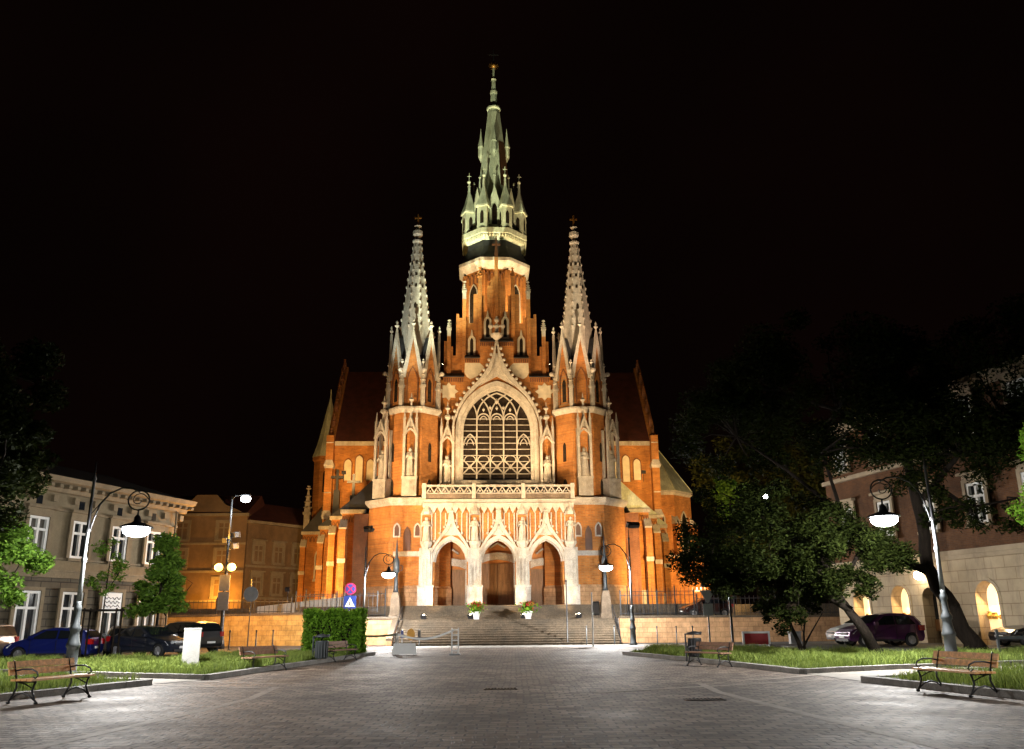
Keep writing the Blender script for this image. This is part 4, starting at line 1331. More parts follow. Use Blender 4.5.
def handrail(x, label, y0=60.8, y1=64.9, dz=1.72):
    mb = MB()
    root = thing('handrail', label, 'handrail', (x, y0, 0))
    mb.tube([(0, 0, 0), (0, 0, 0.95), (0, y1-y0, dz+0.95), (0, y1-y0, dz)], 0.03, 6)
    mb.build('rail', 'iron', root)
    mb = MB(); mb.tube([(0, (y1-y0)*0.5, dz*0.5), (0, (y1-y0)*0.5, dz*0.5+0.95)], 0.025, 6); mb.tube([(0, 0, 0.5), (0, y1-y0, dz+0.5)], 0.02, 5)
    mb.build('baluster', 'iron', root)
handrail(7.2, 'iron handrail at the right edge of the stairs')
handrail(-8.2, 'iron handrail at the left edge of the stairs')

# ================================================================== houses
def wall_frame(o, d):
    """matrix with local x along the facade direction d, local -y outwards"""
    d = Vector((d[0], d[1], 0)).normalized()
    n = Vector((-d.y, d.x, 0))
    m = Matrix(((d.x, n.x, 0, o[0]), (d.y, n.y, 0, o[1]), (0, 0, 1, 0), (0, 0, 0, 1)))
    return m

def house_window(root, x, z0, w, h, m_frame, m_trim, arch=False, hood=True, door=False, lit=None, name='window'):
    f = MB()
    t = 0.13
    for a, b, c, d in ((x-w/2-0.02, x-w/2+t, z0, z0+h), (x+w/2-t, x+w/2+0.02, z0, z0+h)): f.box(a, b, -0.05, 0.12, c, d)
    f.box(x-w/2+t, x+w/2-t, -0.05, 0.12, z0, z0+t); f.box(x-w/2+t, x+w/2-t, -0.05, 0.12, z0+h-t, z0+h)
    f.box(x-0.07, x+0.07, -0.035, 0.11, z0+t, z0+h-t)
    f.box(x-w/2+t, x-0.07, -0.03, 0.10, z0+h*0.64, z0+h*0.64+0.13); f.box(x+0.07, x+w/2-t, -0.03, 0.10, z0+h*0.64, z0+h*0.64+0.13)
    fo = f.build(name, m_frame, root)
    g = MB(); g.box(x-w/2, x+w/2, 0.115, 0.125, z0, z0+h); g.build('pane', lit or ('curtain_glass' if (int(x*7)+int(z0*3)) % 3 == 0 else 'win_house'), fo)
    s = MB()
    if not door: s.box(x-w/2-0.22, x+w/2+0.22, -0.24, 0.0, z0-0.16, z0-0.01)
    s.box(x-w/2-0.24, x-w/2-0.03, -0.10, 0.0, z0, z0+h+0.2); s.box(x+w/2+0.03, x+w/2+0.24, -0.10, 0.0, z0, z0+h+0.2)
    s.box(x-w/2-0.03, x+w/2+0.03, -0.10, 0.0, z0+h+0.02, z0+h+0.2)
    if hood:
        s.box(x-w/2-0.34, x+w/2+0.34, -0.28, 0.0, z0+h+0.42, z0+h+0.56); s.box(x-w/2-0.2, x+w/2+0.2, -0.08, 0, z0+h+0.2, z0+h+0.42)
    s.build('surround', m_trim, fo)
    return fo

M['render_tan'] = mat('tan_render', (0.21, 0.165, 0.10), 0.9, 0.16, 0.8, 0.2, 20, stain=0.55, stain_col=(0.10, 0.08, 0.05), fine=0.08)
M['rusticated'] = brick_mat('rusticated_render', (0.14, 0.115, 0.08), (0.115, 0.095, 0.065), (0.05, 0.04, 0.03), bw=1.3, rh=0.38, msize=0.03, vary=0.3, bump=0.6)
M['trim_tan'] = mat('tan_trim', (0.22, 0.175, 0.11), 0.85, 0.14, 1.5, stain=0.4, fine=0.1)
M['ashlar'] = brick_mat('pale_ashlar', (0.46, 0.37, 0.25), (0.41, 0.33, 0.22), (0.29, 0.22, 0.14), bw=1.25, rh=0.55, msize=0.022, vary=0.2, bump=0.5)
M['house_brick'] = brick_mat('house_brick', (0.125, 0.052, 0.017), (0.09, 0.037, 0.013), (0.10, 0.06, 0.04), bw=0.3, rh=0.085, msize=0.01, vary=0.45)
M['trim_cream'] = mat('cream_trim', (0.34, 0.27, 0.18), 0.8, 0.15, 1.5, stain=0.4)
M['ochre_render'] = mat('ochre_render', (0.16, 0.10, 0.05), 0.9, 0.25, 0.7, stain=0.5)
M['curtain_glass'] = mat('curtained_glass', (0.10, 0.09, 0.075), 0.2, 0.5, 5, stretch=(8, 8, 0.4))
M['lit_shop'] = emit('lit_shop_window', (1.0, 0.50, 0.13), 1.2)
M['lit_shop_pale'] = emit('lit_shop_pane', (1.0, 0.66, 0.30), 1.5)
M['shop_glow'] = emit('lit_shop_sign', (0.95, 0.93, 0.90), 3)

# ---- left house: two tall storeys running away down the street
LM = wall_frame((-29.2, 31.0), (0.30, 0.954))
LLEN = 25.4
lh = thing('house', 'tan two storey house with cornice and tall white windows behind the parked cars', 'house')
lh.matrix_world = LM
mb = MB(); mb.box(0, LLEN, 0.13, 12, 4.15, 8.6); mb.mat(1); mb.box(0, LLEN, 0.13, 12, -0.2, 4.15)
lhw = mb.build('wall', ['render_tan', 'rusticated'], lh)
mb = MB()
mb.box(0, LLEN+0.1, -0.12, 0.13, 4.0, 4.32); mb.box(0, LLEN+0.12, -0.2, 0.13, 4.32, 4.42); mb.box(0, LLEN+0.06, -0.08, 0.13, 4.95, 5.05)
mb.extr_x([(0.13, 8.45), (-0.1, 8.5), (-0.2, 8.8), (-0.75, 8.95), (-0.85, 9.2), (0.2, 9.3), (12, 9.3), (12, 8.6), (0.13, 8.6)], 0, LLEN+0.75)
mb.box(0, LLEN+0.05, -0.05, 0.13, 7.5, 7.62)
for i in range(18): x = 0.9+i*1.46; mb.box(x-0.16, x+0.16, -0.10, 0.13, 7.95, 8.3)
for i in range(44): mb.box(0.2+i*0.6, 0.42+i*0.6, -0.55, -0.12, 8.68, 8.84)
mb.build('cornice', 'trim_tan', lh)
mb = MB()
for i in range(8): mb.box(2.95+2.92*i-0.2, 2.95+2.92*i+0.2, 0.125, 0.132, 7.75, 8.2)
mb.build('attic_vents', 'win_house', lh)
mb = MB(); mb.extr_x([(-0.4, 9.3), (12, 9.3), (6, 11.2)], 0, LLEN+0.2); rf = mb.build('roof', 'slate', lh)
for x, y in ((13.2, 3.0), (4.0, 4.0)):
    mb = MB(); mb.box(x-0.8, x+0.8, y-0.5, y+0.5, 9.5, 12.0); mb.box(x-0.95, x+0.95, y-0.62, y+0.62, 12.0, 12.2)
    for q in (-0.4, 0.4): mb.frus(8, x+q, y, [(0.2, 12.2), (0.17, 12.7)])
    mb.build('chimney', 'render_tan', rf)
for i in range(8):
    x = 2.95+2.92*i
    house_window(lh, x, 5.08, 1.25, 2.0, 'win_white', 'trim_tan')
for i in range(8):
    x = 2.95+2.92*i
    if i == 6:
        f = house_window(lh, x, 0.25, 1.5, 3.1, 'win_white', 'trim_tan', hood=False, door=True, name='shop_door')
        p = MB(); p.box(x-0.72, x+0.72, -0.07, -0.04, 2.35, 3.3); p.build('transom_sign', 'white', f)
        # scribbled lettering in the transom
        q = MB()
        rnd = random.Random(3)
        for k in range(3):
            pts = [(x-0.6+1.2*t/14, -0.085, 2.6+0.22*k+0.07*math.sin(t*1.7+k)+rnd.uniform(-0.03, 0.03)) for t in range(15)]
            q.tube(pts, 0.018, 4)
        q.build('transom_lettering', 'car_trim', f)
    else:
        house_window(lh, x, 0.75, 1.45, 2.55, 'win_white', 'trim_tan', hood=False)
for x in (8.9, LLEN-0.25):
    mb = MB(); mb.tube([(x, -0.12, 0.1), (x, -0.12, 8.5)], 0.07, 7); mb.build('downpipe', 'trim_tan', lh)
# side wall windows of the far gable end are hidden by the trees

# ---- right house: brick above, pale ashlar with arched openings below
RMX = wall_frame((20.05, 54.7), (0.228, -0.974))
RLEN = 30.0
rh_ = thing('house', 'brick house over a pale stone ground floor with lit arched windows', 'house')
rh_.matrix_world = RMX
mb = MB()
mb.box(0, RLEN, 0.0, 14, 4.75, 13.0)
mb.mat(1)
openings = [(2.4, 0.75), (5.9, 0.75), (8.3, 0.55), (12.35, 0.72), (16.0, 0.68), (19.0, 0.68)]
arch_wall(mb, 0, RLEN, -0.2, 4.75, [(x, w, 2.55, 2.55+w*1.02) for x, w in openings], 0, 0.9, 8)
mb.mat(1); mb.box(0, RLEN, 0.9, 14, -0.2, 4.75)
mb.build('wall', ['house_brick', 'ashlar'], rh_)
mb = MB()
mb.box(-0.1, RLEN, -0.22, 0, 4.62, 4.86); mb.box(-0.06, RLEN, -0.12, 0, 4.42, 4.62)
mb.box(-0.1, RLEN, -0.2, 0, 9.7, 9.95); mb.extr_x([(0, 12.6), (-0.6, 12.9), (-0.6, 13.15), (0, 13.15)], -0.2, RLEN)
mb.box(-0.03, RLEN, -0.08, 0, -0.1, 0.75) if False else None
mb.build('string_course', 'trim_cream', rh_)
mb = MB(); mb.extr_x([(-0.6, 13.15), (14, 13.15), (7, 15)], -0.2, RLEN); mb.build('roof', 'slate', rh_)
for lev in (6.0, 10.3):
    for i in range(8):
        x = 2.2+3.55*i
        f = MB(); t = 0.08; w, h = 1.15, 2.0
        fo = house_window(rh_, x, lev, w, h, 'win_white', 'trim_cream')
        fo.location.y = -0.13
for i, (x, w) in enumerate(openings):
    mb = MB(); arch_ring(mb, x, w, 2.55, 2.55+w*1.02, 0.16, -0.04, 0.0, 0.3, 6)
    fo = mb.build('arched_opening', 'ashlar', rh_)
    g = MB(); g.extr(arch_window_poly(x, w, 0.9, 2.55, 2.55+w*1.02, 6), 0.62, 0.7)
    g.build('pane', 'lit_shop_pale' if i in (0, 1, 3) else 'win_house', fo)
    g = MB(); g.box(x-w, x+w, 0.55, 0.62, 0.9, 1.5); g.build('display_shelf', 'lit_shop' if i in (0, 1, 3) else 'wood_door', fo)
    if i in (0, 1, 3):
        g = MB(); rnd = random.Random(i)
        for k in range(7):
            xx = x+rnd.uniform(-w*0.75, w*0.75); r = rnd.uniform(0.08, 0.17); g.frus(8, xx, 0.45, [(r*0.6, 1.5), (r, 1.5+r), (r*0.5, 1.5+2*r), (r*0.7, 1.5+2.3*r)])
        g.build('goods', 'yellow', fo)
        light('shop_window_light', 'AREA', (x, 0.4, 2.4), 45 if i < 2 else 90, (1.0, 0.66, 0.30), fo, aim=(x, -2, 0.4), size=0.6).data.size = 0.9

# ---- far houses on the left
def far_house(o, d, L_, depth, H_, label, m, rows, cols, gable=False, lower=None):
    root = thing('house', label, 'house'); root.matrix_world = wall_frame(o, d)
    mb = MB(); mb.box(0, L_, 0, depth, 0, H_)
    if gable: mb.extr([(0.2, H_), (L_-0.2, H_), (L_*0.72, H_+1.0), (L_*0.62, H_+2.0), (L_*0.38, H_+2.0), (L_*0.28, H_+1.0)], -0.05, 0.5)
    mb.build('wall', m, root)
    t = MB()
    for r in rows: t.box(-0.05, L_+0.05, -0.18, 0, r-0.5, r-0.28)
    t.box(-0.2, L_+0.2, -0.4, 0, H_-0.3, H_)
    t.build('string_course', 'trim_tan', root)
    for r in rows:
        for c in cols:
            house_window(root, c, r, 1.3, 1.9, 'trim_tan', 'trim_tan', hood=not gable)
    b = MB(); b.extr_x([(-0.4, H_), (depth, H_), (depth/2, H_+2.6)], 0, L_); b.build('roof', 'tile', root)
    return root
far_house((-37.5, 92.0), (1, 0.02), 9.0, 10, 12.9, 'far ochre house with a stepped gable lit from below by orange lamps', 'ochre_render', (4.2, 7.2, 10.1), (2.2, 6.6), True)
far_house((-28.4, 92.4), (0.55, 0.84), 11, 8, 12.2, 'far dark house with narrow windows between the gabled house and the church', 'ochre_render', (4.5, 7.8), (1.6, 4.4, 7.2, 9.8))
far_house((-48, 84), (1, 0.8), 13.0, 8, 11.6, 'far dim house with pale window frames next to the tan house corner', 'ochre_render', (4.0, 7.8), (3.0, 6.0, 9.6))
# assumed sodium lantern on the gabled house, added for the glow at its foot
wl_ = Vector((-30.4, 91.4, 4.0))
r_ = thing('wall_lamp', 'assumed small orange wall lantern low on the far ochre house', 'wall lamp', wl_)
mb = MB(); mb.smooth = True; mb.ball((0, 0, 0), 0.18, 8, 6); mb.build('lit_globe', 'bulb_sodium', r_)
mb = MB(); mb.tube([(0, 0, 0.15), (0, 0.2, 0.35), (0, 0.75, 0.3)], 0.03, 5); mb.build('bracket', 'iron', r_)
light('assumed_lantern_light', 'POINT', (0, -1.2, 0.0), 1500, SODIUM, r_, size=0.2)
# pale sloping wall added in place of a white light streak
mb = MB()
mb._add([(-20.6, 71, 2.0), (-12.9, 71, 2.0), (-12.9, 71.3, 2.0), (-20.6, 71.3, 2.0), (-20.6, 71, 2.85), (-12.9, 71, 3.65), (-12.9, 71.3, 3.65), (-20.6, 71.3, 2.85)],
        [(0,3,2,1),(4,5,6,7),(0,1,5,4),(1,2,6,5),(2,3,7,6),(3,0,4,7)])
tag(mb.build('streak_wall', 'concrete_white'), 'added pale slope standing in for a light streak above the orange wall', 'wall')
# ================================================================== lamps
LANTERN_GROUP = 'tall lanterns round the square'
def make_lantern():
    root = thing('street_lamp', 'tall lantern', 'street lamp', group=LANTERN_GROUP)
    mb = MB(); mb.smooth = True
    mb.frus(12, 0, 0, [(0.26, 0), (0.26, 0.12), (0.20, 0.18), (0.18, 0.95), (0.215, 1.0), (0.22, 1.08), (0.19, 1.15), (0.15, 1.36), (0.14, 1.5), (0.18, 1.58), (0.18, 1.66), (0.11, 1.8), (0.095, 2.2), (0.12, 2.26), (0.12, 2.36), (0.085, 2.45), (0.085, 2.55)])
    mb.build('base', 'post_grey', root)
    mb = MB(); mb.smooth = True
    mb.frus(10, 0, 0, [(0.08, 2.5), (0.068, 3.9), (0.09, 3.95), (0.09, 4.05), (0.062, 4.1), (0.058, 5.0)])
    mb.build('pole', 'post_pale', root)
    mb = MB(); mb.smooth = True
    mb.frus(10, 0, 0, [(0.10, 5.0), (0.10, 5.1), (0.062, 5.15), (0.05, 6.9), (0.09, 6.95), (0.03, 7.1), (0.02, 7.6)])
    mb.build('upper_pole', 'iron', root)  # black colour puts in the shade above the lamp hood
    mb = MB(); mb.smooth = True
    arm = [(0.05, 0, 5.0), (0.16, 0, 5.5), (0.3, 0, 6.0), (0.6, 0, 6.42), (1.0, 0, 6.62), (1.35, 0, 6.6), (1.62, 0, 6.45)]
    mb.tube(arm, 0.032, 6)
    cx, cz = 1.60, 6.16
    ring = [(cx+0.36*math.cos(a), 0, cz+0.36*math.sin(a)) for a in [2*math.pi*i/20 for i in range(21)]]
    mb.tube(ring, 0.028, 6)
    mb.tube([(cx+0.36-0.02*i+0.0, 0, cz) if i == 0 else (cx+(0.3-0.018*i)*math.cos(0.5*i), 0, cz+(0.3-0.018*i)*math.sin(0.5*i)) for i in range(14)], 0.018, 5)
    mb.tube([(0.0, 0, 5.6), (0.45, 0, 6.25)], 0.018, 5)
    mb.tube([(1.62, 0, 5.80), (1.62, 0, 5.5)], 0.03, 6)
    mb.build('scroll_arm', 'iron', root)
    mb = MB(); mb.smooth = True
    mb.frus(14, 1.62, 0, [(0.05, 5.62), (0.11, 5.52), (0.14, 5.36), (0.28, 5.30), (0.52, 5.21), (0.55, 5.15), (0.48, 5.16)])
    mb.build('lamp_hood', 'iron', root)
    mb = MB(); mb.smooth = True
    mb.frus(14, 1.62, 0, [(0.40, 5.17), (0.45, 5.10), (0.42, 4.96), (0.28, 4.85), (0.01, 4.81)])
    mb.build('lit_bowl', 'bulb', root)
    return root
proto = make_lantern()
lantern_set = [proto]+[copy_tree(proto) for _ in range(5)]
for i, (x, y, rz, sc_, lab) in enumerate([
    (-14.5, 29.4, 0.05, 0.93, 'tall white lantern behind the front left bench, hanging before the tan house'),
    (14.35, 29.5, math.pi-0.05, 0.94, 'tall white lantern behind the front right bench, its foot in the long grass'),
    (-10.2, 60.0, 0.0, 0.93, 'tall lantern lit in front of the left side of the church, behind the hedge'),
    (7.85, 59.0, math.pi, 0.99, 'tall lantern lit in front of the right side of the church, by the stairs'),
    (-15.8, 15.5, 0.0, 1.0, 'assumed unseen tall white lantern nearer than the front left bench, on the left lawn'),  # assumed lamp out of view, added to light the near ground and bench
    (15.6, 15.5, math.pi, 1.0, 'assumed unseen tall white lantern nearer than the front right bench, on the right lawn')]):  # assumed twin out of view, added to light the right side likewise
    o = lantern_set[i]
    o.location = (x, y, 0.1 if i == 1 else 0.0); o.rotation_euler.z = rz; o['label'] = lab
    o.scale = (1, 1, sc_)
    light('lantern_light', 'POINT', (1.62, 0, 4.75), LAMP_W*(1.35 if i < 2 else 1.9), LAMP_COL, o, size=0.12) if i < 4 else light('lantern_light', 'SPOT', (1.62, 0, 4.75), LAMP_W*0.32, LAMP_COL, o, aim=(1.62, 0, 0), spot=172, blend=0.12, size=0.12)  # the spots sit in the two assumed unseen lanterns

# mast with white head, floodlights and orange globes
mst = thing('lamp_mast', 'tall mast carrying one white street light, floodlights, two orange globes and boards', 'street lamp', (-19.2, 58.4, 0))
mb = MB(); mb.smooth = True
mb.frus(10, 0, 0, [(0.3, 0), (0.26, 0.5), (0.2, 0.6), (0.18, 1.1), (0.13, 1.3), (0.10, 4.9), (0.09, 7.0)]); mb.build('pole', 'iron', mst)
mb = MB(); mb.smooth = True; mb.frus(8, 0, 0, [(0.08, 7.0), (0.06, 9.9)]); mb.tube([(0, 0, 9.7), (0.3, -0.1, 10.0), (0.9, -0.2, 9.95)], 0.04, 6); mb.build('upper_pole', 'post_pale', mst)
mb = MB(); mb.box(0.7, 1.3, -0.35, -0.05, 9.86, 10.0); hd = mb.build('lamp_head', 'post_pale', mst)
mb = MB(); mb.smooth = True; mb.ball((1.0, -0.22, 9.72), 0.33, 12, 8, 0.7); mb.build('lit_lens', 'bulb_far', hd)
light('mast_light', 'SPOT', (1.0, -0.22, 9.4), 500, LAMP_COL, mst, aim=(1.4, -1.5, 0), spot=160, blend=0.4, size=0.15)
for s in (-1, 1):
    mb = MB(); mb.tube([(0, 0, 4.9), (s*0.35, -0.05, 4.85), (s*0.42, -0.05, 5.0)], 0.03, 5); br_ = mb.build('lantern_bracket', 'iron', mst)
    mb = MB(); mb.smooth = True; mb.ball((s*0.42-0.08, -0.05, 5.2), 0.27, 12, 8); mb.build('orange_globe', 'bulb_sodium', br_)
for k, (dx, z) in enumerate(((0.3, 6.6), (-0.2, 7.0), (0.35, 7.35))):
    mb = MB(); mb.M = Matrix.Translation((dx, 0.15, z)) @ Matrix.Rotation(R(-35), 4, 'Z') @ Matrix.Rotation(R(12), 4, 'X')
    mb.box(-0.22, 0.22, -0.18, 0.18, -0.16, 0.16); mb.box(-0.27, 0.27, 0.18, 0.22, -0.2, 0.2); mb.tube([(-0.25, 0, 0), (-dx*0.9, -0.1, -0.2)], 0.03, 5)
    mb.build('floodlight', 'post_pale', mst)
for z0, z1, w in ((2.45, 3.6, 0.36), (3.7, 4.7, 0.34)):
    mb = MB(); mb.box(-w, w, -0.16, -0.12, z0, z1); mb.box(-w-0.03, w+0.03, -0.15, -0.125, z0-0.03, z0); mb.build('sign_board', 'sign_grey', mst)
SODW = 2400
for dx in (-0.75, 0.75): light('orange_globe_light', 'POINT', (dx, -0.1, 5.2), SODW, SODIUM, mst, size=0.2)

# ================================================================== benches
BENCH_GROUP = 'slatted park benches along the kerbs'
def make_bench(wood):
    root = thing('park_bench', 'bench', 'bench', group=BENCH_GROUP)      # local x along the bench, faces -y
    L_ = 1.9
    mb = MB()
    for y0, y1, z in ((-0.32, -0.21, 0.445), (-0.19, -0.08, 0.45), (-0.06, 0.05, 0.45), (0.07, 0.17, 0.445)):
        mb.box(-L_/2, L_/2, y0, y1, z, z+0.04)
    mb.build('seat', wood, root)
    mb = MB()
    for z0, dy in ((0.56, 0.0), (0.70, 0.045)):
        mb._add([(-L_/2, 0.20+dy, z0), (L_/2, 0.20+dy, z0), (L_/2, 0.235+dy, z0-0.01), (-L_/2, 0.235+dy, z0-0.01),
                 (-L_/2, 0.235+dy, z0+0.125), (L_/2, 0.235+dy, z0+0.125), (L_/2, 0.27+dy, z0+0.115), (-L_/2, 0.27+dy, z0+0.115)],
                [(0,3,2,1),(4,5,6,7),(0,1,5,4),(1,2,6,5),(2,3,7,6),(3,0,4,7)])
    mb.build('backrest', wood, root)
    for s in (-1, 1):
        x = s*(L_/2-0.16)
        mb = MB(); mb.smooth = True
        mb.tube([(x, -0.36, 0.02), (x, -0.30, 0.12), (x, -0.24, 0.25), (x, -0.27, 0.38), (x, -0.30, 0.43)], 0.022, 6)
        mb.tube([(x, 0.30, 0.02), (x, 0.22, 0.16), (x, 0.15, 0.30), (x, 0.16, 0.42), (x, 0.20, 0.55), (x, 0.30, 0.84)], 0.022, 6)
        mb.tube([(x, -0.33, 0.06), (x, -0.18, 0.17), (x, 0.0, 0.21), (x, 0.14, 0.17), (x, 0.27, 0.07)], 0.016, 6)
        mb.tube([(x, -0.30, 0.43), (x, 0.17, 0.43)], 0.02, 6)
        mb.tube([(x, -0.24, 0.3), (x, -0.06, 0.38), (x, 0.1, 0.42)], 0.014, 5)
        for yy in (-0.36, 0.30): mb.ball((x, yy, 0.025), 0.045, 7, 5, 0.6)
        mb.build('leg', 'iron', root)
        mb = MB(); mb.smooth = True
        mb.tube([(x, 0.21, 0.64), (x, 0.05, 0.67), (x, -0.15, 0.67), (x, -0.29, 0.62), (x, -0.33, 0.54), (x, -0.27, 0.49), (x, -0.22, 0.53)], 0.017, 6)
        mb.build('armrest', 'iron', root)
    return root
benches = [
    (-10.45, 20.40, (0.22, 0.97), 'bench_wood', 'varnished wooden bench nearest the camera at the left lawn kerb'),
    (9.8, 20.1, (0.22, -0.97), 'bench_wood', 'varnished wooden bench nearest the camera at the right lawn kerb'),
    (-8.9, 31.9, (0.45, 0.9), 'bench_wood_old', 'faded bench beside the white concrete pillar on the left lawn edge'),
    (-7.6, 39.0, (0.4, 0.9), 'bench_wood_old', 'faded bench next to the grey litter bin in front of the hedge'),
    (7.0, 32.3, (0.5, -0.87), 'bench_wood_old', 'small far bench beside the black litter bin on the right lawn edge'),
]
pr = {}
for i, (x, y, d, w, lab) in enumerate(benches):
    o = copy_tree(pr[w]) if w in pr else make_bench(w)
    pr.setdefault(w, o)
    o.location = (x, y, 0.0); o.rotation_euler.z = math.atan2(d[1], d[0]); o['label'] = lab
    if i < 2: o.scale = (1.06, 1.06, 1.06)

# ================================================================== small furniture
def bin_(x, y, lab, col, post=True):
    root = thing('litter_bin', lab, 'litter bin', (x, y, 0.0), group='litter bins by the benches')
    mb = MB(); mb.smooth = True; mb.frus(14, 0, 0, [(0.22, 0.18), (0.25, 0.22), (0.27, 0.85), (0.28, 0.88), (0.24, 0.89), (0.22, 0.4)], cap=False)
    mb.frus(14, 0, 0, [(0.22, 0.18), (0.01, 0.2)]); b = mb.build('bucket', col, root)
    mb = MB()
    for k in range(14): a = 2*math.pi*k/14; mb.box(*sorted((0.262*math.cos(a)-0.015, 0.262*math.cos(a)+0.015)), *sorted((0.262*math.sin(a)-0.015, 0.262*math.sin(a)+0.015)), 0.22, 0.84)
    mb.build('slats', col, b)
    mb = MB(); mb.tube([(-0.36, 0, 0), (-0.36, 0, 1.05), (0.3, 0, 1.1)], 0.045, 7); mb.box(-0.36, -0.2, -0.03, 0.03, 0.5, 0.58); mb.build('post', col, root)
    mb = MB(); mb.smooth = True; mb.frus(14, 0, 0, [(0.30, 1.02), (0.29, 1.1), (0.05, 1.16)]); mb.build('lid', col, root)
bin_(-8.0, 37.2, 'grey litter bin on a post left of the hedge bench', 'post_grey')
bin_(7.25, 36.0, 'black litter bin at the kerb by the far right bench', 'iron')
# white concrete pillar
root = thing('concrete_pillar', 'square white concrete pillar standing at the edge of the left lawn', 'pillar', (-11.75, 32.6, 0.0), R(18))
mb = MB(); mb.box(-0.29, 0.29, -0.29, 0.29, 0, 1.42); bm_ = mb.build('shaft', 'concrete_white', root)
mb = MB(); mb.prism([(-0.31, -0.31), (0.31, -0.31), (0.31, 0.31), (-0.31, 0.31)], 1.42, 1.47, 0.96); mb.build('cap', 'concrete_white', root)
mb = MB(); mb.box(-0.36, 0.36, -0.36, 0.36, -0.02, 0.05); mb.build('foot', 'kerb', root)

def sign_post(x, y, h, lab, m='post_pale', r=0.035, z=0.0):
    root = thing('sign_post', lab, 'road sign', (x, y, z))
    mb = MB(); mb.smooth = True; mb.frus(8, 0, 0, [(r*1.6, 0), (r*1.6, 0.08), (r, 0.1), (r, h)]); mb.build('post', m, root)
    return root
def disc(mb, r, z, y=-0.06, n=20, t=0.02):
    mb.extr([(r*math.cos(2*math.pi*i/n), z+r*math.sin(2*math.pi*i/n)) for i in range(n)], y, y+t)
# no-stopping and crossing signs in front of the church
r_ = sign_post(-11.25, 60.6, 3.95, 'post with a round red and blue no stopping sign over a blue pedestrian crossing sign')
mb = MB(); disc(mb, 0.40, 3.8); mb.mat(1); disc(mb, 0.31, 3.8, -0.064, t=0.003); mb.mat(0)
for q in (1, -1): mb.extr([(-0.26, 3.8+q*0.2), (-0.2, 3.8+q*0.26), (0.26, 3.8-q*0.2), (0.2, 3.8-q*0.26)], -0.068 - 0.001*q, -0.0645)
mb.build('no_stopping_sign', ['sign_magenta', 'sign_blue'], r_)
mb = MB(); mb.M = Matrix.Translation((0, 0, -0.15))
mb.box(-0.42, 0.42, -0.06, -0.04, 2.65, 3.5); mb.mat(1); mb.extr([(-0.34, 2.76), (0.34, 2.76), (0, 3.38)], -0.065, -0.06)
mb.mat(2); mb.extr([(-0.03, 2.95), (0.05, 2.95), (0.07, 3.1), (-0.05, 3.1)], -0.069, -0.0655); mb.extr([(-0.12, 2.8), (-0.07, 2.8), (0.04, 2.95), (-0.03, 2.95)], -0.069, -0.0655); mb.extr([(0.12, 2.8), (0.07, 2.8), (0.0, 2.95), (0.05, 2.95)], -0.069, -0.0655)
disc(mb, 0.045, 3.16, -0.069, 10, 0.003)
mb.M = None
mb.build('crossing_sign', ['sign_blue', 'white', 'car_trim'], r_)
# sign backs
r_ = sign_post(-17.0, 57.0, 4.3, 'slim dark post with a round sign seen from the back, left of the hedge', 'iron')
mb = MB(); disc(mb, 0.48, 3.4); mb.box(-0.05, 0.05, -0.04, 0.02, 3.0, 3.8); mb.build('round_sign', 'sign_grey', r_)
r_ = sign_post(-24.0, 58.6, 3.4, 'grey post with a small square sign back beside the young tree', 'iron')
mb = MB(); mb.box(-0.4, 0.4, -0.06, -0.04, 2.5, 3.3); mb.build('square_sign', 'sign_grey', r_)
r_ = sign_post(9.3, 42.5, 3.0, 'thin post with an upturned triangular sign back above a rectangular plate', 'post_grey')
mb = MB(); mb.extr([(-0.36, 2.95), (0.36, 2.95), (0.05, 2.38), (-0.05, 2.38)], -0.06, -0.04); mb.build('yield_sign', 'sign_grey', r_)
mb = MB(); mb.box(-0.24, 0.24, -0.06, -0.04, 1.78, 2.32); mb.build('plate', 'sign_grey', r_)
r_ = sign_post(10.75, 44.0, 3.7, 'dark post with two round sign backs under the tree branches', 'iron', 0.06)
mb = MB(); disc(mb, 0.36, 3.3, -0.1); mb.M = Matrix.Rotation(R(60), 4, 'Z'); disc(mb, 0.36, 3.3, 0.08); mb.M = None; mb.build('round_sign', 'sign_grey', r_)
r_ = sign_post(4.95, 56.2, 3.3, 'pale post with a small plate at the right side of the stairs', 'concrete_white', 0.045)
mb = MB(); mb.box(0.05, 0.45, -0.04, -0.02, 1.9, 2.75); mb.mat(1); mb.box(0.09, 0.41, -0.045, -0.04, 2.0, 2.65); mb.build('plate', ['post_pale', 'sign_grey'], r_)
r_ = sign_post(3.65, 61.3, 4.2, 'tall thin black post on the stairs', 'iron', 0.05)
mb = MB(); mb.smooth = True; mb.ball((0, 0, 4.25), 0.09, 8, 6); mb.build('knob', 'iron', r_)

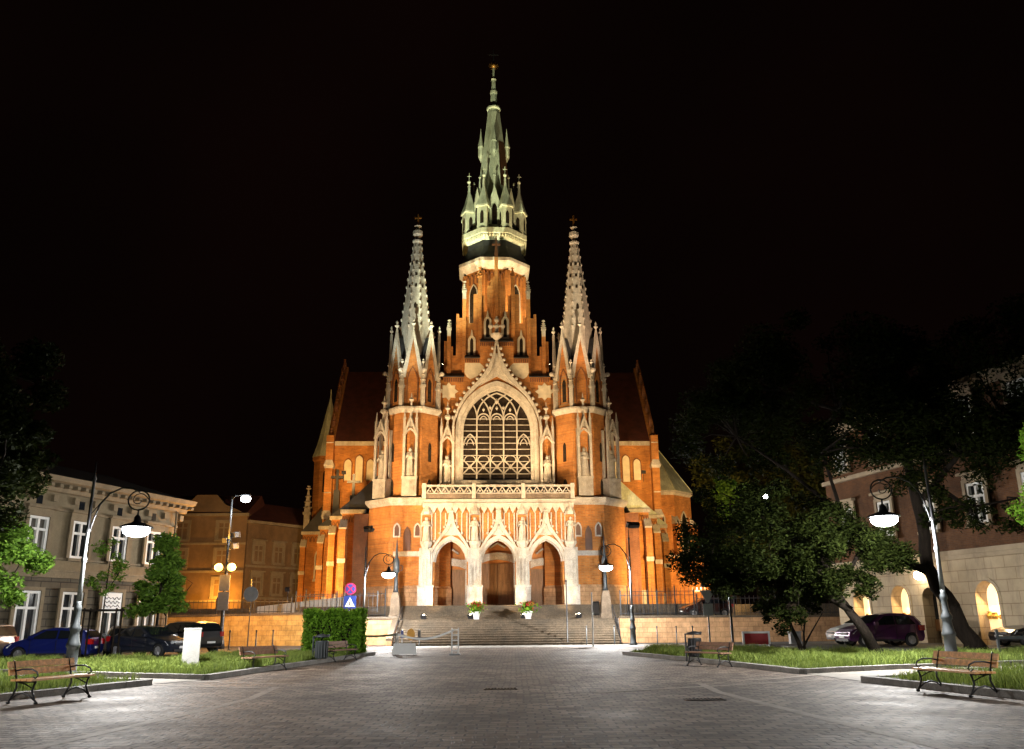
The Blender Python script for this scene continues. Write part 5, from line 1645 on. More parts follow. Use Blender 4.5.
# bollards
def bollards(pts, group, labs, h=1.1, m='iron'):
    p0 = None
    for (x, y), lab in zip(pts, labs):
        if p0 is None:
            p0 = thing('bollard', lab, 'bollard', (x, y, 0), group=group)
            mb = MB(); mb.smooth = True; mb.frus(8, 0, 0, [(0.05, 0), (0.04, 0.05), (0.038, h)]); mb.build('shaft', m, p0)
            mb = MB(); mb.smooth = True; mb.ball((0, 0, h+0.03), 0.06, 8, 6); mb.build('knob', m, p0)
        else:
            o = copy_tree(p0); o.location = (x, y, 0); o['label'] = lab
bollards([(-17.7, 55.5), (-16.2, 56.0), (-15.2, 56.2), (-12.4, 55.8)], 'bollards before the orange wall',
         ['thin black bollard just left of the round sign back post', 'thin black bollard right of the round sign back post', 'thin black bollard third along, before the orange wall', 'lone thin black bollard nearest the hedge'])
bollards([(9.6, 60), (10.9, 60), (12.0, 60), (13.1, 60), (14.6, 60)], 'bollards before the pinkish wall',
         ['thin black bollard first right of the right church lantern', 'second thin bollard right of the right church lantern', 'middle thin bollard of the five before the pinkish wall', 'fourth thin bollard before the pinkish wall', 'last thin bollard before the pinkish wall, nearest the signs'])
bollards([(4.9, 60.5), (6.75, 60.2)], 'grey posts at the foot of the stairs', ['dark low post at the stair foot, right of the tall black post', 'grey low post right of the pale sign post'], 1.15, 'post_grey')

# barrier: stands, sagging tape and white panel
def stand(x, y, h, w, lab):
    r_ = thing('barrier_stand', lab, 'barrier', (x, y, 0), group='white barrier stands with tape')
    mb = MB()
    for s in (-1, 1): mb.box(s*w-0.03, s*w+0.03, -0.03, 0.03, 0, h)
    for k in range(5): mb.box(-w+0.03, w-0.03, -0.02, 0.02, 0.2+k*(h-0.3)/4-0.02, 0.2+k*(h-0.3)/4+0.03)
    mb.build('frame', 'white', r_)
    mb = MB(); mb.box(-w-0.1, w+0.1, -0.25, 0.25, 0, 0.08); mb.build('foot', 'sign_grey', r_)
stand(-2.95, 44.5, 1.30, 0.16, 'white ladder shaped barrier stand at the right end of the tape')
stand(-6.05, 46.0, 1.08, 0.05, 'narrow white barrier stand behind the white panel')
mb = MB()
pts = [(-9.0, 47.5, 0.98)] + [(-9.0+3.0*t, 47.5-1.5*t, 0.98-0.10*math.sin(math.pi*t)) for t in (0.3, 0.6, 1.0)] + [(-6.0+3.0*t, 46.0-1.5*t, 0.98+0.22*t-0.32*math.sin(math.pi*t)) for t in [i/8 for i in range(1, 9)]]
for a, b in zip(pts, pts[1:]): mb.extr([(0, 0)]*3, 0, 0) if False else mb._add([(a[0], a[1], a[2]-0.05), (b[0], b[1], b[2]-0.05), (b[0], b[1], b[2]+0.05), (a[0], a[1], a[2]+0.05), (a[0], a[1]+0.01, a[2]-0.05), (b[0], b[1]+0.01, b[2]-0.05), (b[0], b[1]+0.01, b[2]+0.05), (a[0], a[1]+0.01, a[2]+0.05)], [(0,1,2,3),(7,6,5,4),(0,4,5,1),(3,2,6,7)])
tag(mb.build('barrier_tape', 'white'), 'white tape sagging between the barrier stands before the stairs', 'tape')
r_ = thing('leaning_board', 'plain white panel leaning on the ground under the tape', 'panel', (-5.55, 45.2, 0), R(4))
mb = MB(); mb._add([(-0.62, -0.1, 0.03), (0.62, -0.1, 0.03), (0.62, -0.06, 0.03), (-0.62, -0.06, 0.03), (-0.55, 0.12, 0.56), (0.55, 0.12, 0.56), (0.55, 0.16, 0.56), (-0.55, 0.16, 0.56)], [(0,3,2,1),(4,5,6,7),(0,1,5,4),(1,2,6,5),(2,3,7,6),(3,0,4,7)])
mb.build('board', 'white', r_)
mb = MB(); mb.tube([(-0.45, 0.12, 0.5), (-0.45, 0.4, 0.0)], 0.02, 5); mb.tube([(0.45, 0.12, 0.5), (0.45, 0.4, 0.0)], 0.02, 5); mb.build('strut', 'post_grey', r_)
r_ = sign_post(-6.9, 59.6, 1.0, 'low post with an oval ochre plate at the foot of the stairs', 'iron')
mb = MB(); mb.extr([(0.26*math.cos(2*math.pi*i/16), 0.78+0.38*math.sin(2*math.pi*i/16)) for i in range(16)], -0.06, -0.03); mb.build('plate', 'yellow', r_)
for dx, c, lab in ((-0.6, 'sign_blue', 'low post with a blue marker left of the ochre plate'), (0.55, 'iron', 'low dark post right of the ochre plate')):
    r_ = sign_post(-6.9+dx, 59.7, 1.1, lab, 'post_grey')
    mb = MB(); mb.box(-0.09, 0.09, -0.05, -0.03, 0.55, 1.05); mb.build('marker', c, r_)

# pedestal posts with small iron pinnacles either side of the stairs
for x, lab in ((-8.9, 'sooty stone pedestal with a slender dark iron post left of the stairs'), (6.9, 'sooty stone pedestal with a slender dark iron post right of the stairs')):
    r_ = thing('pedestal_post', lab, 'post', (x, 66.3, 1.72), group='pedestal posts flanking the stairs')
    mb = MB(); mb.frus(4, 0, 0, [(0.62, 0), (0.62, 0.3), (0.52, 0.4), (0.46, 1.5), (0.30, 2.0)]); mb.build('pedestal', 'stone_dark', r_)
    mb = MB(); mb.smooth = True; mb.frus(8, 0, 0, [(0.22, 2.0), (0.16, 2.3), (0.13, 3.4), (0.24, 3.5), (0.24, 4.3), (0.12, 4.6), (0.05, 5.6), (0.01, 6.2)])
    mb.build('post', 'post_grey', r_)
    mb = MB(); mb.smooth = True
    for s in (-1, 1): mb.tube([(0, 0, 3.5), (s*0.4, 0, 3.6), (s*0.5, 0, 3.9), (s*0.3, 0, 4.0)], 0.03, 5)
    mb.build('scrolls', 'iron', r_)

# planters with flowers beside the uplights on the landing
def planter(x, lab, seed):
    r_ = thing('flower_planter', lab, 'planter', (x, 66.6, 1.71), group='flower planters on the landing')
    mb = MB(); mb.smooth = True; mb.frus(12, 0, 0, [(0.20, 0), (0.24, 0.04), (0.22, 0.1), (0.34, 0.5), (0.40, 0.56), (0.36, 0.57), (0.30, 0.5)]); mb.build('pot', 'white', r_)
    for nm, m, n, zr, sp_ in (('leaves', 'leaf_hedge', 420, (0.5, 1.2), 0.42), ('flowers', 'sign_red', 130, (0.75, 1.25), 0.38)):
        rg = np.random.default_rng(seed+n)
        c = np.stack([rg.normal(0, sp_*0.6, n), rg.normal(0, sp_*0.6, n), rg.uniform(*zr, n)], 1)
        r_v = rg.normal(0, 0.07, (n, 4, 3)); me = fast_mesh(nm, (c[:, None, :]+r_v).reshape(-1, 3), np.arange(n*4).reshape(n, 4), m)
        o = bpy.data.objects.new(nm, me); COL.objects.link(o); o.parent = r_
planter(-2.85, 'white planter of red flowers and leaves on the landing, left of the middle door', 5)
planter(1.05, 'white planter of leaves and flowers on the landing, right of the middle door', 9)

# red and white road barrier, grey cabinet on the right
r_ = thing('road_barrier', 'low red panel in a white frame standing in the grass on the right', 'barrier', (12.85, 47.5, 0.0), R(-4))
mb = MB(); mb.box(-0.62, 0.62, -0.03, 0.03, 0.3, 0.86); mb.build('panel', 'red_panel', r_)
mb = MB(); mb.box(-0.72, 0.72, -0.05, 0.05, 0.86, 0.96); mb.box(-0.72, -0.62, -0.05, 0.05, 0, 0.86); mb.box(0.62, 0.72, -0.05, 0.05, 0, 0.86); mb.build('frame', 'white', r_)
r_ = thing('grey_cabinet', 'small grey utility cabinet under the tree, behind the grass', 'cabinet', (15.0, 47.8, 0.15))
mb = MB(); mb.box(-0.28, 0.28, -0.2, 0.2, 0.1, 0.75); mb.build('box', 'sign_grey', r_)
mb = MB(); mb.box(-0.31, 0.31, -0.23, 0.23, 0.75, 0.8); mb.build('lid', 'sign_grey', r_); mb = MB(); mb.box(-0.25, 0.25, -0.18, 0.18, 0, 0.1); mb.build('foot', 'granite', r_)
# low metal rail before the car on the right
r_ = thing('low_rail', 'low grey metal rail beside the dark car at the right edge', 'railing', (19.5, 36.2, 0.12))
mb = MB(); mb.box(0, 9, -0.04, 0.04, 0.62, 0.74); mb.build('rail', 'post_grey', r_)
for i in range(4):
    mb = MB(); mb.box(i*2.9, i*2.9+0.09, -0.05, 0.05, 0, 1.0 if i == 0 else 0.62); mb.build('rail_post', 'post_grey', r_)
# wall lamp of the right house
wl = RMX @ Vector((8.1, -0.35, 3.75))
r_ = thing('wall_lamp', 'small lit lamp on the pale stone wall behind the big trunk', 'wall lamp', wl)
mb = MB(); mb.smooth = True; mb.ball((0, 0, 0), 0.24, 10, 7); mb.build('lit_globe', 'bulb_warm', r_)
mb = MB(); mb.tube([(0, 0, 0.2), (0.1, 0, 0.4), (0.33, 0.07, 0.4)], 0.03, 5); mb.build('bracket', 'iron', r_)
light('wall_lamp_light', 'POINT', (-0.5, 0, -0.1), 50, (1.0, 0.80, 0.55), r_, size=0.2)

# ================================================================== cars
def make_car(name, label, loc, rz, paint, kind='hatch', L_=4.0, W_=1.72, H_=1.48, plate='white', inside=None):
    root = thing(name, label, 'car', loc, rz, group='parked cars')
    h = H_; a = L_/2
    if kind == 'hatch':
        belt = 0.95
        prof = [(a-0.04, 0.30), (a, 0.50), (a-0.05, 0.66), (a-0.28, 0.80), (a-0.95, 0.98), (a-1.75, h-0.08), (a-2.2, h), (-a+0.9, h-0.03), (-a+0.42, h-0.14), (-a+0.10, 0.98), (-a+0.02, 0.7), (-a, 0.45), (-a+0.06, 0.30)]
        cowl, rf, rr, rb = 4, 5, 8, 9
        sw = [(a-1.22, belt+0.03), (a-1.85, h-0.13), (-a+0.72, h-0.16), (-a+0.42, belt+0.06)]
    elif kind == 'suv':
        belt = 1.05
        prof = [(a-0.04, 0.36), (a, 0.60), (a-0.04, 0.85), (a-0.2, 0.98), (a-1.05, 1.10), (a-1.7, h-0.06), (a-2.2, h), (-a+0.7, h-0.02), (-a+0.28, h-0.10), (-a+0.06, 1.08), (-a, 0.8), (-a, 0.5), (-a+0.06, 0.36)]
        cowl, rf, rr, rb = 4, 5, 8, 9
        sw = [(a-1.3, belt+0.05), (a-1.82, h-0.14), (-a+0.55, h-0.15), (-a+0.32, belt+0.08)]
    else:
        belt = 0.90
        prof = [(a-0.04, 0.28), (a, 0.48), (a-0.05, 0.62), (a-0.3, 0.75), (a-1.25, 0.93), (a-2.0, h-0.07), (a-2.5, h), (-a+1.35, h-0.05), (-a+1.1, h-0.1), (-a+0.55, 1.0), (-a+0.06, 0.95), (-a, 0.55), (-a+0.06, 0.28)]
        cowl, rf, rr, rb = 4, 5, 8, 9
        sw = [(a-1.5, belt+0.03), (a-2.1, h-0.12), (-a+1.2, h-0.15), (-a+0.85, belt+0.08)]
    wx = (a-0.75, -a+0.72); wr = 0.31 if kind != 'suv' else 0.35
    low = []
    for cx in (wx[1], wx[0]):                           # arches along the sill, rear to front
        low.append([(cx+(wr+0.05)*math.cos(t), 0.30 + (wr+0.05)*math.sin(t)) for t in [math.pi*(1-i/8) for i in range(9)]])
    sill = 0.24 if kind != 'suv' else 0.30
    outline = prof + [(-a+0.2, sill)] + [(x, max(z, sill)) for x, z in low[0]] + [(x, max(z, sill)) for x, z in low[1]] + [(a-0.2, sill)]
    def half(x, z):
        w = W_/2
        if z > belt: w *= 1-0.24*(z-belt)/(h-belt)
        if z < 0.45: w *= 0.97
        w *= 1-0.10*max(0, abs(x)/a-0.72)/0.28
        return w
    n = len(outline); st = [-1, -0.94, -0.5, 0, 0.5, 0.94, 1]
    vs = []; fs = []
    for s in st:
        k = 1.0 if abs(s) < 1 else 0.985
        for x, z in outline:
            zz = z if abs(s) < 1 else (z if z < belt else z-0.035)
            crown = 0.03*(1-s*s) if z > belt else 0
            vs.append((x*k, s*half(x, z), zz+crown))
    for j in range(len(st)-1):
        for i in range(n): fs.append((j*n+i, j*n+(i+1) % n, (j+1)*n+(i+1) % n, (j+1)*n+i))
    fs.append(tuple(range(n))); fs.append(tuple((len(st)-1)*n+i for i in range(n-1, -1, -1)))
    mb = MB(); mb.smooth = False; mb._add(vs, fs)
    body = mb.build('body', paint, root)
    # glass
    for s in (-1, 1):
        mb = MB()
        def sp(x, z, e=0.012): return (x*0.985, s*(half(x, z)+e), z)
        x0, x1 = sw[0], sw[3]
        mid = (sw[0][0]+sw[3][0])/2-0.05
        up = sw[1][1]
        mb.poly([sp(*sw[0]), sp(*sw[1]), sp(mid+0.05, up+0.01), sp(mid+0.05, belt+0.05)])
        mb.poly([sp(mid-0.03, belt+0.05), sp(mid-0.03, up+0.01), sp(*sw[2]), sp(*sw[3])])
        mb.build('side_window', 'car_glass', root)
        mb = MB(); mb.box(sw[0][0]-0.16, sw[0][0]+0.02, *sorted((s*(W_/2-0.02), s*(W_/2+0.16))), belt+0.02, belt+0.16); mb.build('mirror', paint, root)
        mb = MB()
        mb.box(a-0.42, a-0.10, *sorted((s*(W_/2-0.48), s*(W_/2-0.10))), prof[2][1]-0.04, prof[3][1]-0.03) if False else None
        hz = prof[2][1]
        mb._add([(a-0.02, s*(W_/2-0.46), hz-0.09), (a-0.16, s*(W_/2-0.05), hz-0.07), (a-0.36, s*(W_/2-0.03), hz+0.10), (a-0.10, s*(W_/2-0.46), hz+0.05),
                 (a-0.3, s*(W_/2-0.46), hz-0.09), (a-0.4, s*(W_/2-0.12), hz-0.07), (a-0.5, s*(W_/2-0.12), hz+0.08), (a-0.3, s*(W_/2-0.46), hz+0.03)],
                [(0,1,2,3),(4,7,6,5),(0,4,5,1),(1,5,6,2),(2,6,7,3),(3,7,4,0)])
        mb.build('headlight', 'head_lens', root)
        tz = 0.72 if kind != 'suv' else 0.85
        mb = MB(); mb.box(-a-0.015, -a+0.28, *sorted((s*(W_/2-0.30), s*(W_/2-0.075))), tz, tz+0.24); mb.build('taillight', 'tail_lens', root)
        for cx in wx:
            mb = MB(); mb.smooth = True
            mb.M = Matrix.Translation((cx, s*(W_/2-0.11), 0.31 if kind != 'suv' else 0.35)) @ Matrix.Rotation(R(90), 4, 'X')
            mb.frus(20, 0, 0, [(wr-0.1, -0.11), (wr, -0.09), (wr, 0.09), (wr-0.1, 0.11), (wr-0.12, 0.07), (wr-0.12, -0.07), (wr-0.1, -0.11)], cap=False)
            wo = mb.build('wheel', 'tyre', root)
            mb = MB(); mb.M = Matrix.Translation((cx, s*(W_/2-0.11), 0.31 if kind != 'suv' else 0.35)) @ Matrix.Rotation(R(90), 4, 'X')
            mb.frus(16, 0, 0, [(wr-0.115, -0.08), (wr-0.115, 0.08)])
            for k in range(5):
                t = 2*math.pi*k/5; mb.tube([(0.04*math.cos(t), 0.04*math.sin(t), -s*0.09), ((wr-0.12)*math.cos(t), (wr-0.12)*math.sin(t), -s*0.085)], 0.025, 4)
            mb.build('rim', 'rim', wo)
    def pw(i, e=0.0): x, z = prof[i]; return x, z, half(x, z)
    (x0, z0, w0), (x1, z1, w1) = pw(cowl), pw(rf)
    mb = MB(); q = 0.9; d = Vector((z0-z1, 0, x0-x1)); d = Vector((z1-z0, 0, x0-x1)).normalized()*0.05
    t0, t1 = 0.08, 0.92
    A = Vector((x0, 0, z0)); B = Vector((x1, 0, z1)); pa = A.lerp(B, t0)+d; pb = A.lerp(B, t1)+d
    mb.poly([(pa.x, -w0*q, pa.z), (pa.x, w0*q, pa.z), (pb.x, w1*q, pb.z), (pb.x, -w1*q, pb.z)]); mb.build('windscreen', 'car_glass', root)
    (x0, z0, w0), (x1, z1, w1) = pw(rb), pw(rr)
    A = Vector((x0, 0, z0)); B = Vector((x1, 0, z1)); d = Vector((-(z1-z0), 0, (x1-x0))).normalized()*0.05; pa = A.lerp(B, 0.1)+d; pb = A.lerp(B, 0.9)+d
    mb = MB(); mb.poly([(pa.x, -w0*q, pa.z), (pa.x, w0*q, pa.z), (pb.x, w1*q, pb.z), (pb.x, -w1*q, pb.z)]); mb.build('rear_window', 'car_glass', root)
    mb = MB(); mb.box(a-0.03, a+0.02, -0.26, 0.26, 0.40, 0.50); mb.build('number_plate', plate, root)
    mb = MB(); mb.box(-a-0.02, -a+0.05, -0.26, 0.26, 0.52, 0.62); mb.build('number_plate', plate, root)
    mb = MB(); mb.box(a-0.06, a+0.012, -0.55, 0.55, 0.54, 0.64); mb.box(a-0.1, a+0.01, -0.6, 0.6, 0.26, 0.36); mb.build('grille', 'car_trim', root)
    mb = MB()
    for s in (-1, 1):
        for xx in (sw[0][0]-0.02, (sw[0][0]+sw[3][0])/2-0.02, sw[3][0]+0.12): mb.box(xx-0.008, xx+0.008, *sorted((s*(half(xx, 0.6)-0.01), s*(half(xx, 0.6)+0.006))), 0.34, belt)
        mb.box(wx[1]+wr+0.1, wx[0]-wr-0.1, *sorted((s*(half(0, 0.3)-0.02), s*(half(0, 0.3)+0.012))), 0.25, 0.34)
    mb.build('door_seams', 'car_trim', root)
    return root
def paint(name, c, metal=0.3): 
    M[name] = mat(name, c, 0.28, 0.05, 3, metal=metal, spec=0.5, coat=0.6); return name
paint('blue_paint', (0.010, 0.018, 0.15)); paint('black_paint', (0.010, 0.010, 0.012)); paint('dark_blue_paint', (0.018, 0.022, 0.035)); paint('silver_paint', (0.22, 0.20, 0.19), 0.5)
paint('purple_paint', (0.08, 0.014, 0.085)); paint('white_car_paint', (0.6, 0.6, 0.6), 0.0); paint('brown_car_paint', (0.03, 0.012, 0.01))
make_car('parked_car', 'silver van cut by the left edge of the photo', (-26.1, 42.3, 0.0), R(176), 'silver_paint', 'suv', 4.4, 1.8, 1.7)
make_car('parked_car', 'bright blue hatchback parked behind the front left bench', (-21.9, 42.6, 0.0), R(184), 'blue_paint', 'hatch', 4.0)
make_car('parked_car', 'black hatchback showing its tail between the blue car and the dark saloon', (-20.1, 46.0, 0.05), R(118), 'black_paint', 'hatch', 3.8)
make_car('parked_car', 'dark blue saloon with headlights towards the white concrete pillar', (-17.6, 43.3, 0.1), R(-24), 'dark_blue_paint', 'sedan', 4.2, 1.75, 1.42)
make_car('parked_car', 'black estate car half hidden behind the white concrete pillar', (-17.6, 47.6, 0.1), R(150), 'black_paint', 'suv', 4.2, 1.75, 1.6)
make_car('parked_car', 'purple hatchback parked on the right before the lit arched windows', (17.4, 42.6, 0.30), R(186), 'purple_paint', 'hatch', 3.75, 1.7, 1.52)
make_car('parked_car', 'white car peeping out left of the purple hatchback', (18.1, 45.6, 0.30), R(178), 'white_car_paint', 'hatch', 3.9, 1.7, 1.45)
make_car('parked_car', 'dark car cut by the right edge of the photo', (24.3, 41.2, 0.30), R(188), 'black_paint', 'sedan', 4.3, 1.75, 1.45)
make_car('parked_car', 'dark car parked high behind the iron fence beside the church', (14.6, 67.5, 1.73), R(185), 'brown_car_paint', 'hatch', 3.8, 1.7, 1.42)
# ================================================================== trees
def leaves_mesh(name, clumps, per, size, m, seed, flat=0.5):
    """clumps: (x,y,z,r); leaf-sized folded quads scattered through each clump"""
    rg = np.random.default_rng(seed)
    cs = np.array(clumps)
    w = cs[:, 3]**2; w = w/w.sum()
    n = per
    idx = rg.choice(len(cs), n, p=w)
    d = rg.normal(0, 1, (n, 3)); d /= np.linalg.norm(d, axis=1)[:, None]
    rad = rg.uniform(0, 1, n)**0.45
    c = cs[idx, :3]+d*(rad*cs[idx, 3])[:, None]*np.array([1, 1, 0.8])
    s = size*rg.uniform(0.6, 1.4, n)
    u = rg.normal(0, 1, (n, 3)); u[:, 2] *= flat; u /= np.linalg.norm(u, axis=1)[:, None]
    t = rg.normal(0, 1, (n, 3)); t[:, 2] *= flat
    v = np.cross(u, t); v /= np.linalg.norm(v, axis=1)[:, None]
    q = np.cross(u, v)
    # leaf: four-point lozenge bent along the midrib
    V = np.zeros((n, 4, 3))
    V[:, 0] = c-u*s[:, None]
    V[:, 1] = c+q*(s*0.42)[:, None]+v*(s*0.12)[:, None]
    V[:, 2] = c+u*s[:, None]
    V[:, 3] = c-q*(s*0.42)[:, None]+v*(s*0.12)[:, None]
    return fast_mesh(name, V.reshape(-1, 3), np.arange(n*4).reshape(n, 4), m)

def crown_clumps(center, rad, n, seed, cr=(0.5, 1.0), keep=None):
    rg = random.Random(seed); out = []
    while len(out) < n:
        d = Vector((rg.gauss(0, 1), rg.gauss(0, 1), rg.gauss(0, 1))).normalized()
        t = rg.uniform(0.35, 1.0)**0.6
        p = Vector(center)+Vector((d.x*rad[0]*t, d.y*rad[1]*t, d.z*rad[2]*t))
        if keep and not keep(p): continue
        out.append((p.x, p.y, p.z, rg.uniform(*cr)))
    return out

def tree(label, base, trunk, limbs, clumps, nleaf, size, m, seed, name='tree', group=None, twigs=True, r0=0.2, k=1.0, kb=None):
    def far(p): return (p[0]*k, p[1]*k, 1.65+(p[2]-1.65)*k)
    kb = kb or k; t0 = base; trunk = [far(p) for p in trunk]; base = (base[0]*kb, base[1]*kb, base[2]); trunk[0] = base
    limbs = [([far(p) for p in l[0]], l[1]*k) for l in limbs]
    clumps = [(*far(c), c[3]*k) for c in clumps]; r0 *= k; size *= k**0.5
    root = thing(name, label, 'tree', base, group=group)
    B = Vector(base)
    mb = MB(); mb.smooth = True
    nt_ = len(trunk)
    tp = [Vector(p)-B for p in trunk]
    # interpolate for a slightly wavy trunk
    rg = random.Random(seed)
    pts, rs = [], []
    for i in range(nt_-1):
        for j in range(4):
            t = j/4; p = tp[i].lerp(tp[i+1], t); tt = (i+t)/(nt_-1)
            pts.append(p+Vector((rg.uniform(-1, 1), rg.uniform(-1, 1), 0))*r0*0.18*(1 if i+j else 0)); rs.append(r0*(1-0.55*tt)*(1.5 if i+j == 0 else 1))
    pts.append(tp[-1]); rs.append(r0*0.42)
    mb.tube(pts, rs, 9)
    for lb in limbs:
        lp = [Vector(p)-B for p in lb[0]]
        mb.tube(lp, [lb[1]*(1-0.7*i/(len(lp)-1)) for i in range(len(lp))], 7)
    if twigs and clumps:
        ends = [p for lb in limbs for p in lb[0][1:]]+[trunk[-1]]
        for i, c in enumerate(clumps):
            if i % 2: continue
            e = min(ends, key=lambda q: (Vector(q)-Vector(c[:3])).length)
            a = Vector(e)-B; b = Vector(c[:3])-B
            mid = a.lerp(b, 0.5)+Vector((rg.uniform(-.2, .2), rg.uniform(-.2, .2), rg.uniform(0, .3)))
            mb.tube([a, mid, b], [r0*0.16, r0*0.10, r0*0.03], 5)
    mb.build('trunk', 'bark', root)
    cl = [(c[0]-B.x, c[1]-B.y, c[2]-B.z, c[3]) for c in clumps]
    me = leaves_mesh('crown', cl, nleaf, size, m, seed)
    o = bpy.data.objects.new('crown', me); COL.objects.link(o); o.parent = root
    return root

# big dark tree hanging in from the left
b = (-17.8, 25.5, 0.1)
cl = crown_clumps((-17.6, 25.5, 7.6), (3.7, 3.2, 4.2), 80, 3, (0.4, 0.85), keep=lambda p: p.z > 3.6)
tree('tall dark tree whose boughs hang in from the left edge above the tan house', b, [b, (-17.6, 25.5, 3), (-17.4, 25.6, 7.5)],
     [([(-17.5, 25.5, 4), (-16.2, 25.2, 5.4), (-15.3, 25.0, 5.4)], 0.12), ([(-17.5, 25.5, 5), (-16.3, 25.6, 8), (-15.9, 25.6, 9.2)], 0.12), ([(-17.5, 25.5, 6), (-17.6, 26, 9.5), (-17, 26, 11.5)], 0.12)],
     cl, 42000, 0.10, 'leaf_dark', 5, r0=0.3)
# lit young tree at the left edge
b = (-19.8, 33.0, 0.1)
cl = crown_clumps((-19.7, 33.0, 3.9), (1.9, 1.7, 1.7), 30, 8, (0.35, 0.7))
tree('bright green lamplit young tree at the left edge under the dark boughs', b, [b, (-19.8, 33.0, 2.4), (-19.7, 33.0, 4.6)],
     [([(-19.8, 33, 2.4), (-19.0, 33, 3.2), (-18.5, 33, 4.2)], 0.05), ([(-19.8, 33, 2.6), (-20.6, 33.2, 3.6), (-21, 33, 4.4)], 0.05)], cl, 9000, 0.10, 'leaf_lit', 9, r0=0.09)
# wispy sapling against the house, with its stake frame
b = (-19.3, 41.6, 0.05)
cl = crown_clumps((-19.3, 41.6, 4.2), (0.85, 0.8, 1.5), 18, 10, (0.2, 0.4))
tree('wispy thin sapling in front of the tan house shop door', b, [b, (-19.3, 41.6, 2.5), (-19.25, 41.6, 5.4)], [([(-19.3, 41.6, 3), (-18.8, 41.6, 3.9), (-18.6, 41.6, 4.6)], 0.025)], cl, 1200, 0.09, 'leaf_lit', 11, r0=0.045)
r_ = thing('tree_guard', 'dark wooden stake frame round the wispy sapling', 'tree guard', (-19.3, 41.6, 0))
mb = MB()
for sx in (-0.75, 0.75):
    for sy in (-0.3, 0.3): mb.frus(6, sx, sy, [(0.05, 0), (0.045, 2.35)])
mb.build('stake', 'bark', r_)
mb = MB()
for sy in (-0.3, 0.3): mb.box(-0.85, 0.85, sy-0.03, sy+0.03, 2.2, 2.3)
for sx in (-0.75, 0.75): mb.box(sx-0.03, sx+0.03, -0.27, 0.27, 2.2, 2.3)
mb.build('rail', 'bark', r_)
# bright round young tree by the dark cars
b = (-18.0, 44.8, 0.05)
rt = random.Random(91); cl = []
for lv in range(9):                                     # conical young crown built in ragged tiers
    z = 2.3+0.42*lv; rr = 1.45*(1-lv/9.5)**0.75
    for k in range(8 if lv < 6 else 4):
        a_ = rt.uniform(0, 6.28); q_ = rr*rt.uniform(0.35, 1.05)
        cl.append((-17.95+q_*math.cos(a_), 44.8+q_*math.sin(a_), z+rt.uniform(-0.15, 0.2), rt.uniform(0.26, 0.5)))
tree('bright green lamplit young tree behind the black saloon and the pillar', b, [b, (-18.0, 44.8, 2.2), (-18.0, 44.8, 5.0)],
     [([(-17.6, 44.8, 2.2), (-16.8, 44.8, 3.0), (-16.4, 44.8, 3.6)], 0.04), ([(-17.6, 44.8, 2.0), (-18.2, 44.8, 2.9)], 0.035)], cl, 9500, 0.12, 'leaf_lit', 13, r0=0.08)
# dark leaning tree with a spreading crown on the right lawn
b = (14.2, 35.0, 0.12)
cl = (crown_clumps((10.2, 36.0, 4.7), (3.6, 3.0, 2.5), 70, 14, (0.45, 0.85)) + crown_clumps((13.2, 35.4, 4.4), (2.6, 2.4, 1.7), 36, 15, (0.4, 0.75))
      + crown_clumps((8.3, 35.6, 3.4), (1.5, 1.6, 0.9), 16, 17, (0.35, 0.6)) + crown_clumps((11.5, 35.6, 2.3), (1.6, 1.2, 0.9), 12, 18, (0.25, 0.5)) + crown_clumps((13.2, 34.3, 3.0), (1.3, 0.7, 0.7), 16, 33, (0.3, 0.5)) + crown_clumps((14.9, 34.2, 3.9), (1.0, 0.6, 0.7), 12, 34, (0.3, 0.5)))
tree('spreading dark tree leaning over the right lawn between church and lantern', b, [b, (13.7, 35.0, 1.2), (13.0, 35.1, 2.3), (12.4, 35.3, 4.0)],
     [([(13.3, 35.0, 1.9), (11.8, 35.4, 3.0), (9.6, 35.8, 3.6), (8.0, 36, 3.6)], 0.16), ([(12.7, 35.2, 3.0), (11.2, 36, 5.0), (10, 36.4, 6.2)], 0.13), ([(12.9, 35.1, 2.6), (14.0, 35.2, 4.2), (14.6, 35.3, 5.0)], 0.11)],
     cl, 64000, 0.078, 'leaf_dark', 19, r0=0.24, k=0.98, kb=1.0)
b = (11.7, 36.2, 0.12)
cl = crown_clumps((11.3, 36.2, 1.9), (1.5, 1.0, 1.0), 18, 20, (0.2, 0.4))
tree('thin multi-stemmed bush tree in the grass under the spreading dark tree', b, [b, (11.4, 36.2, 0.9), (10.9, 36.2, 2.4)],
     [([b, (11.7, 36.1, 1.0), (11.9, 36.0, 2.2)], 0.06), ([(11.6, 36.2, 0.4), (12.1, 36.3, 1.1), (12.6, 36.3, 1.8)], 0.05)], cl, 1800, 0.09, 'leaf_dark', 21, r0=0.11, k=1.0)
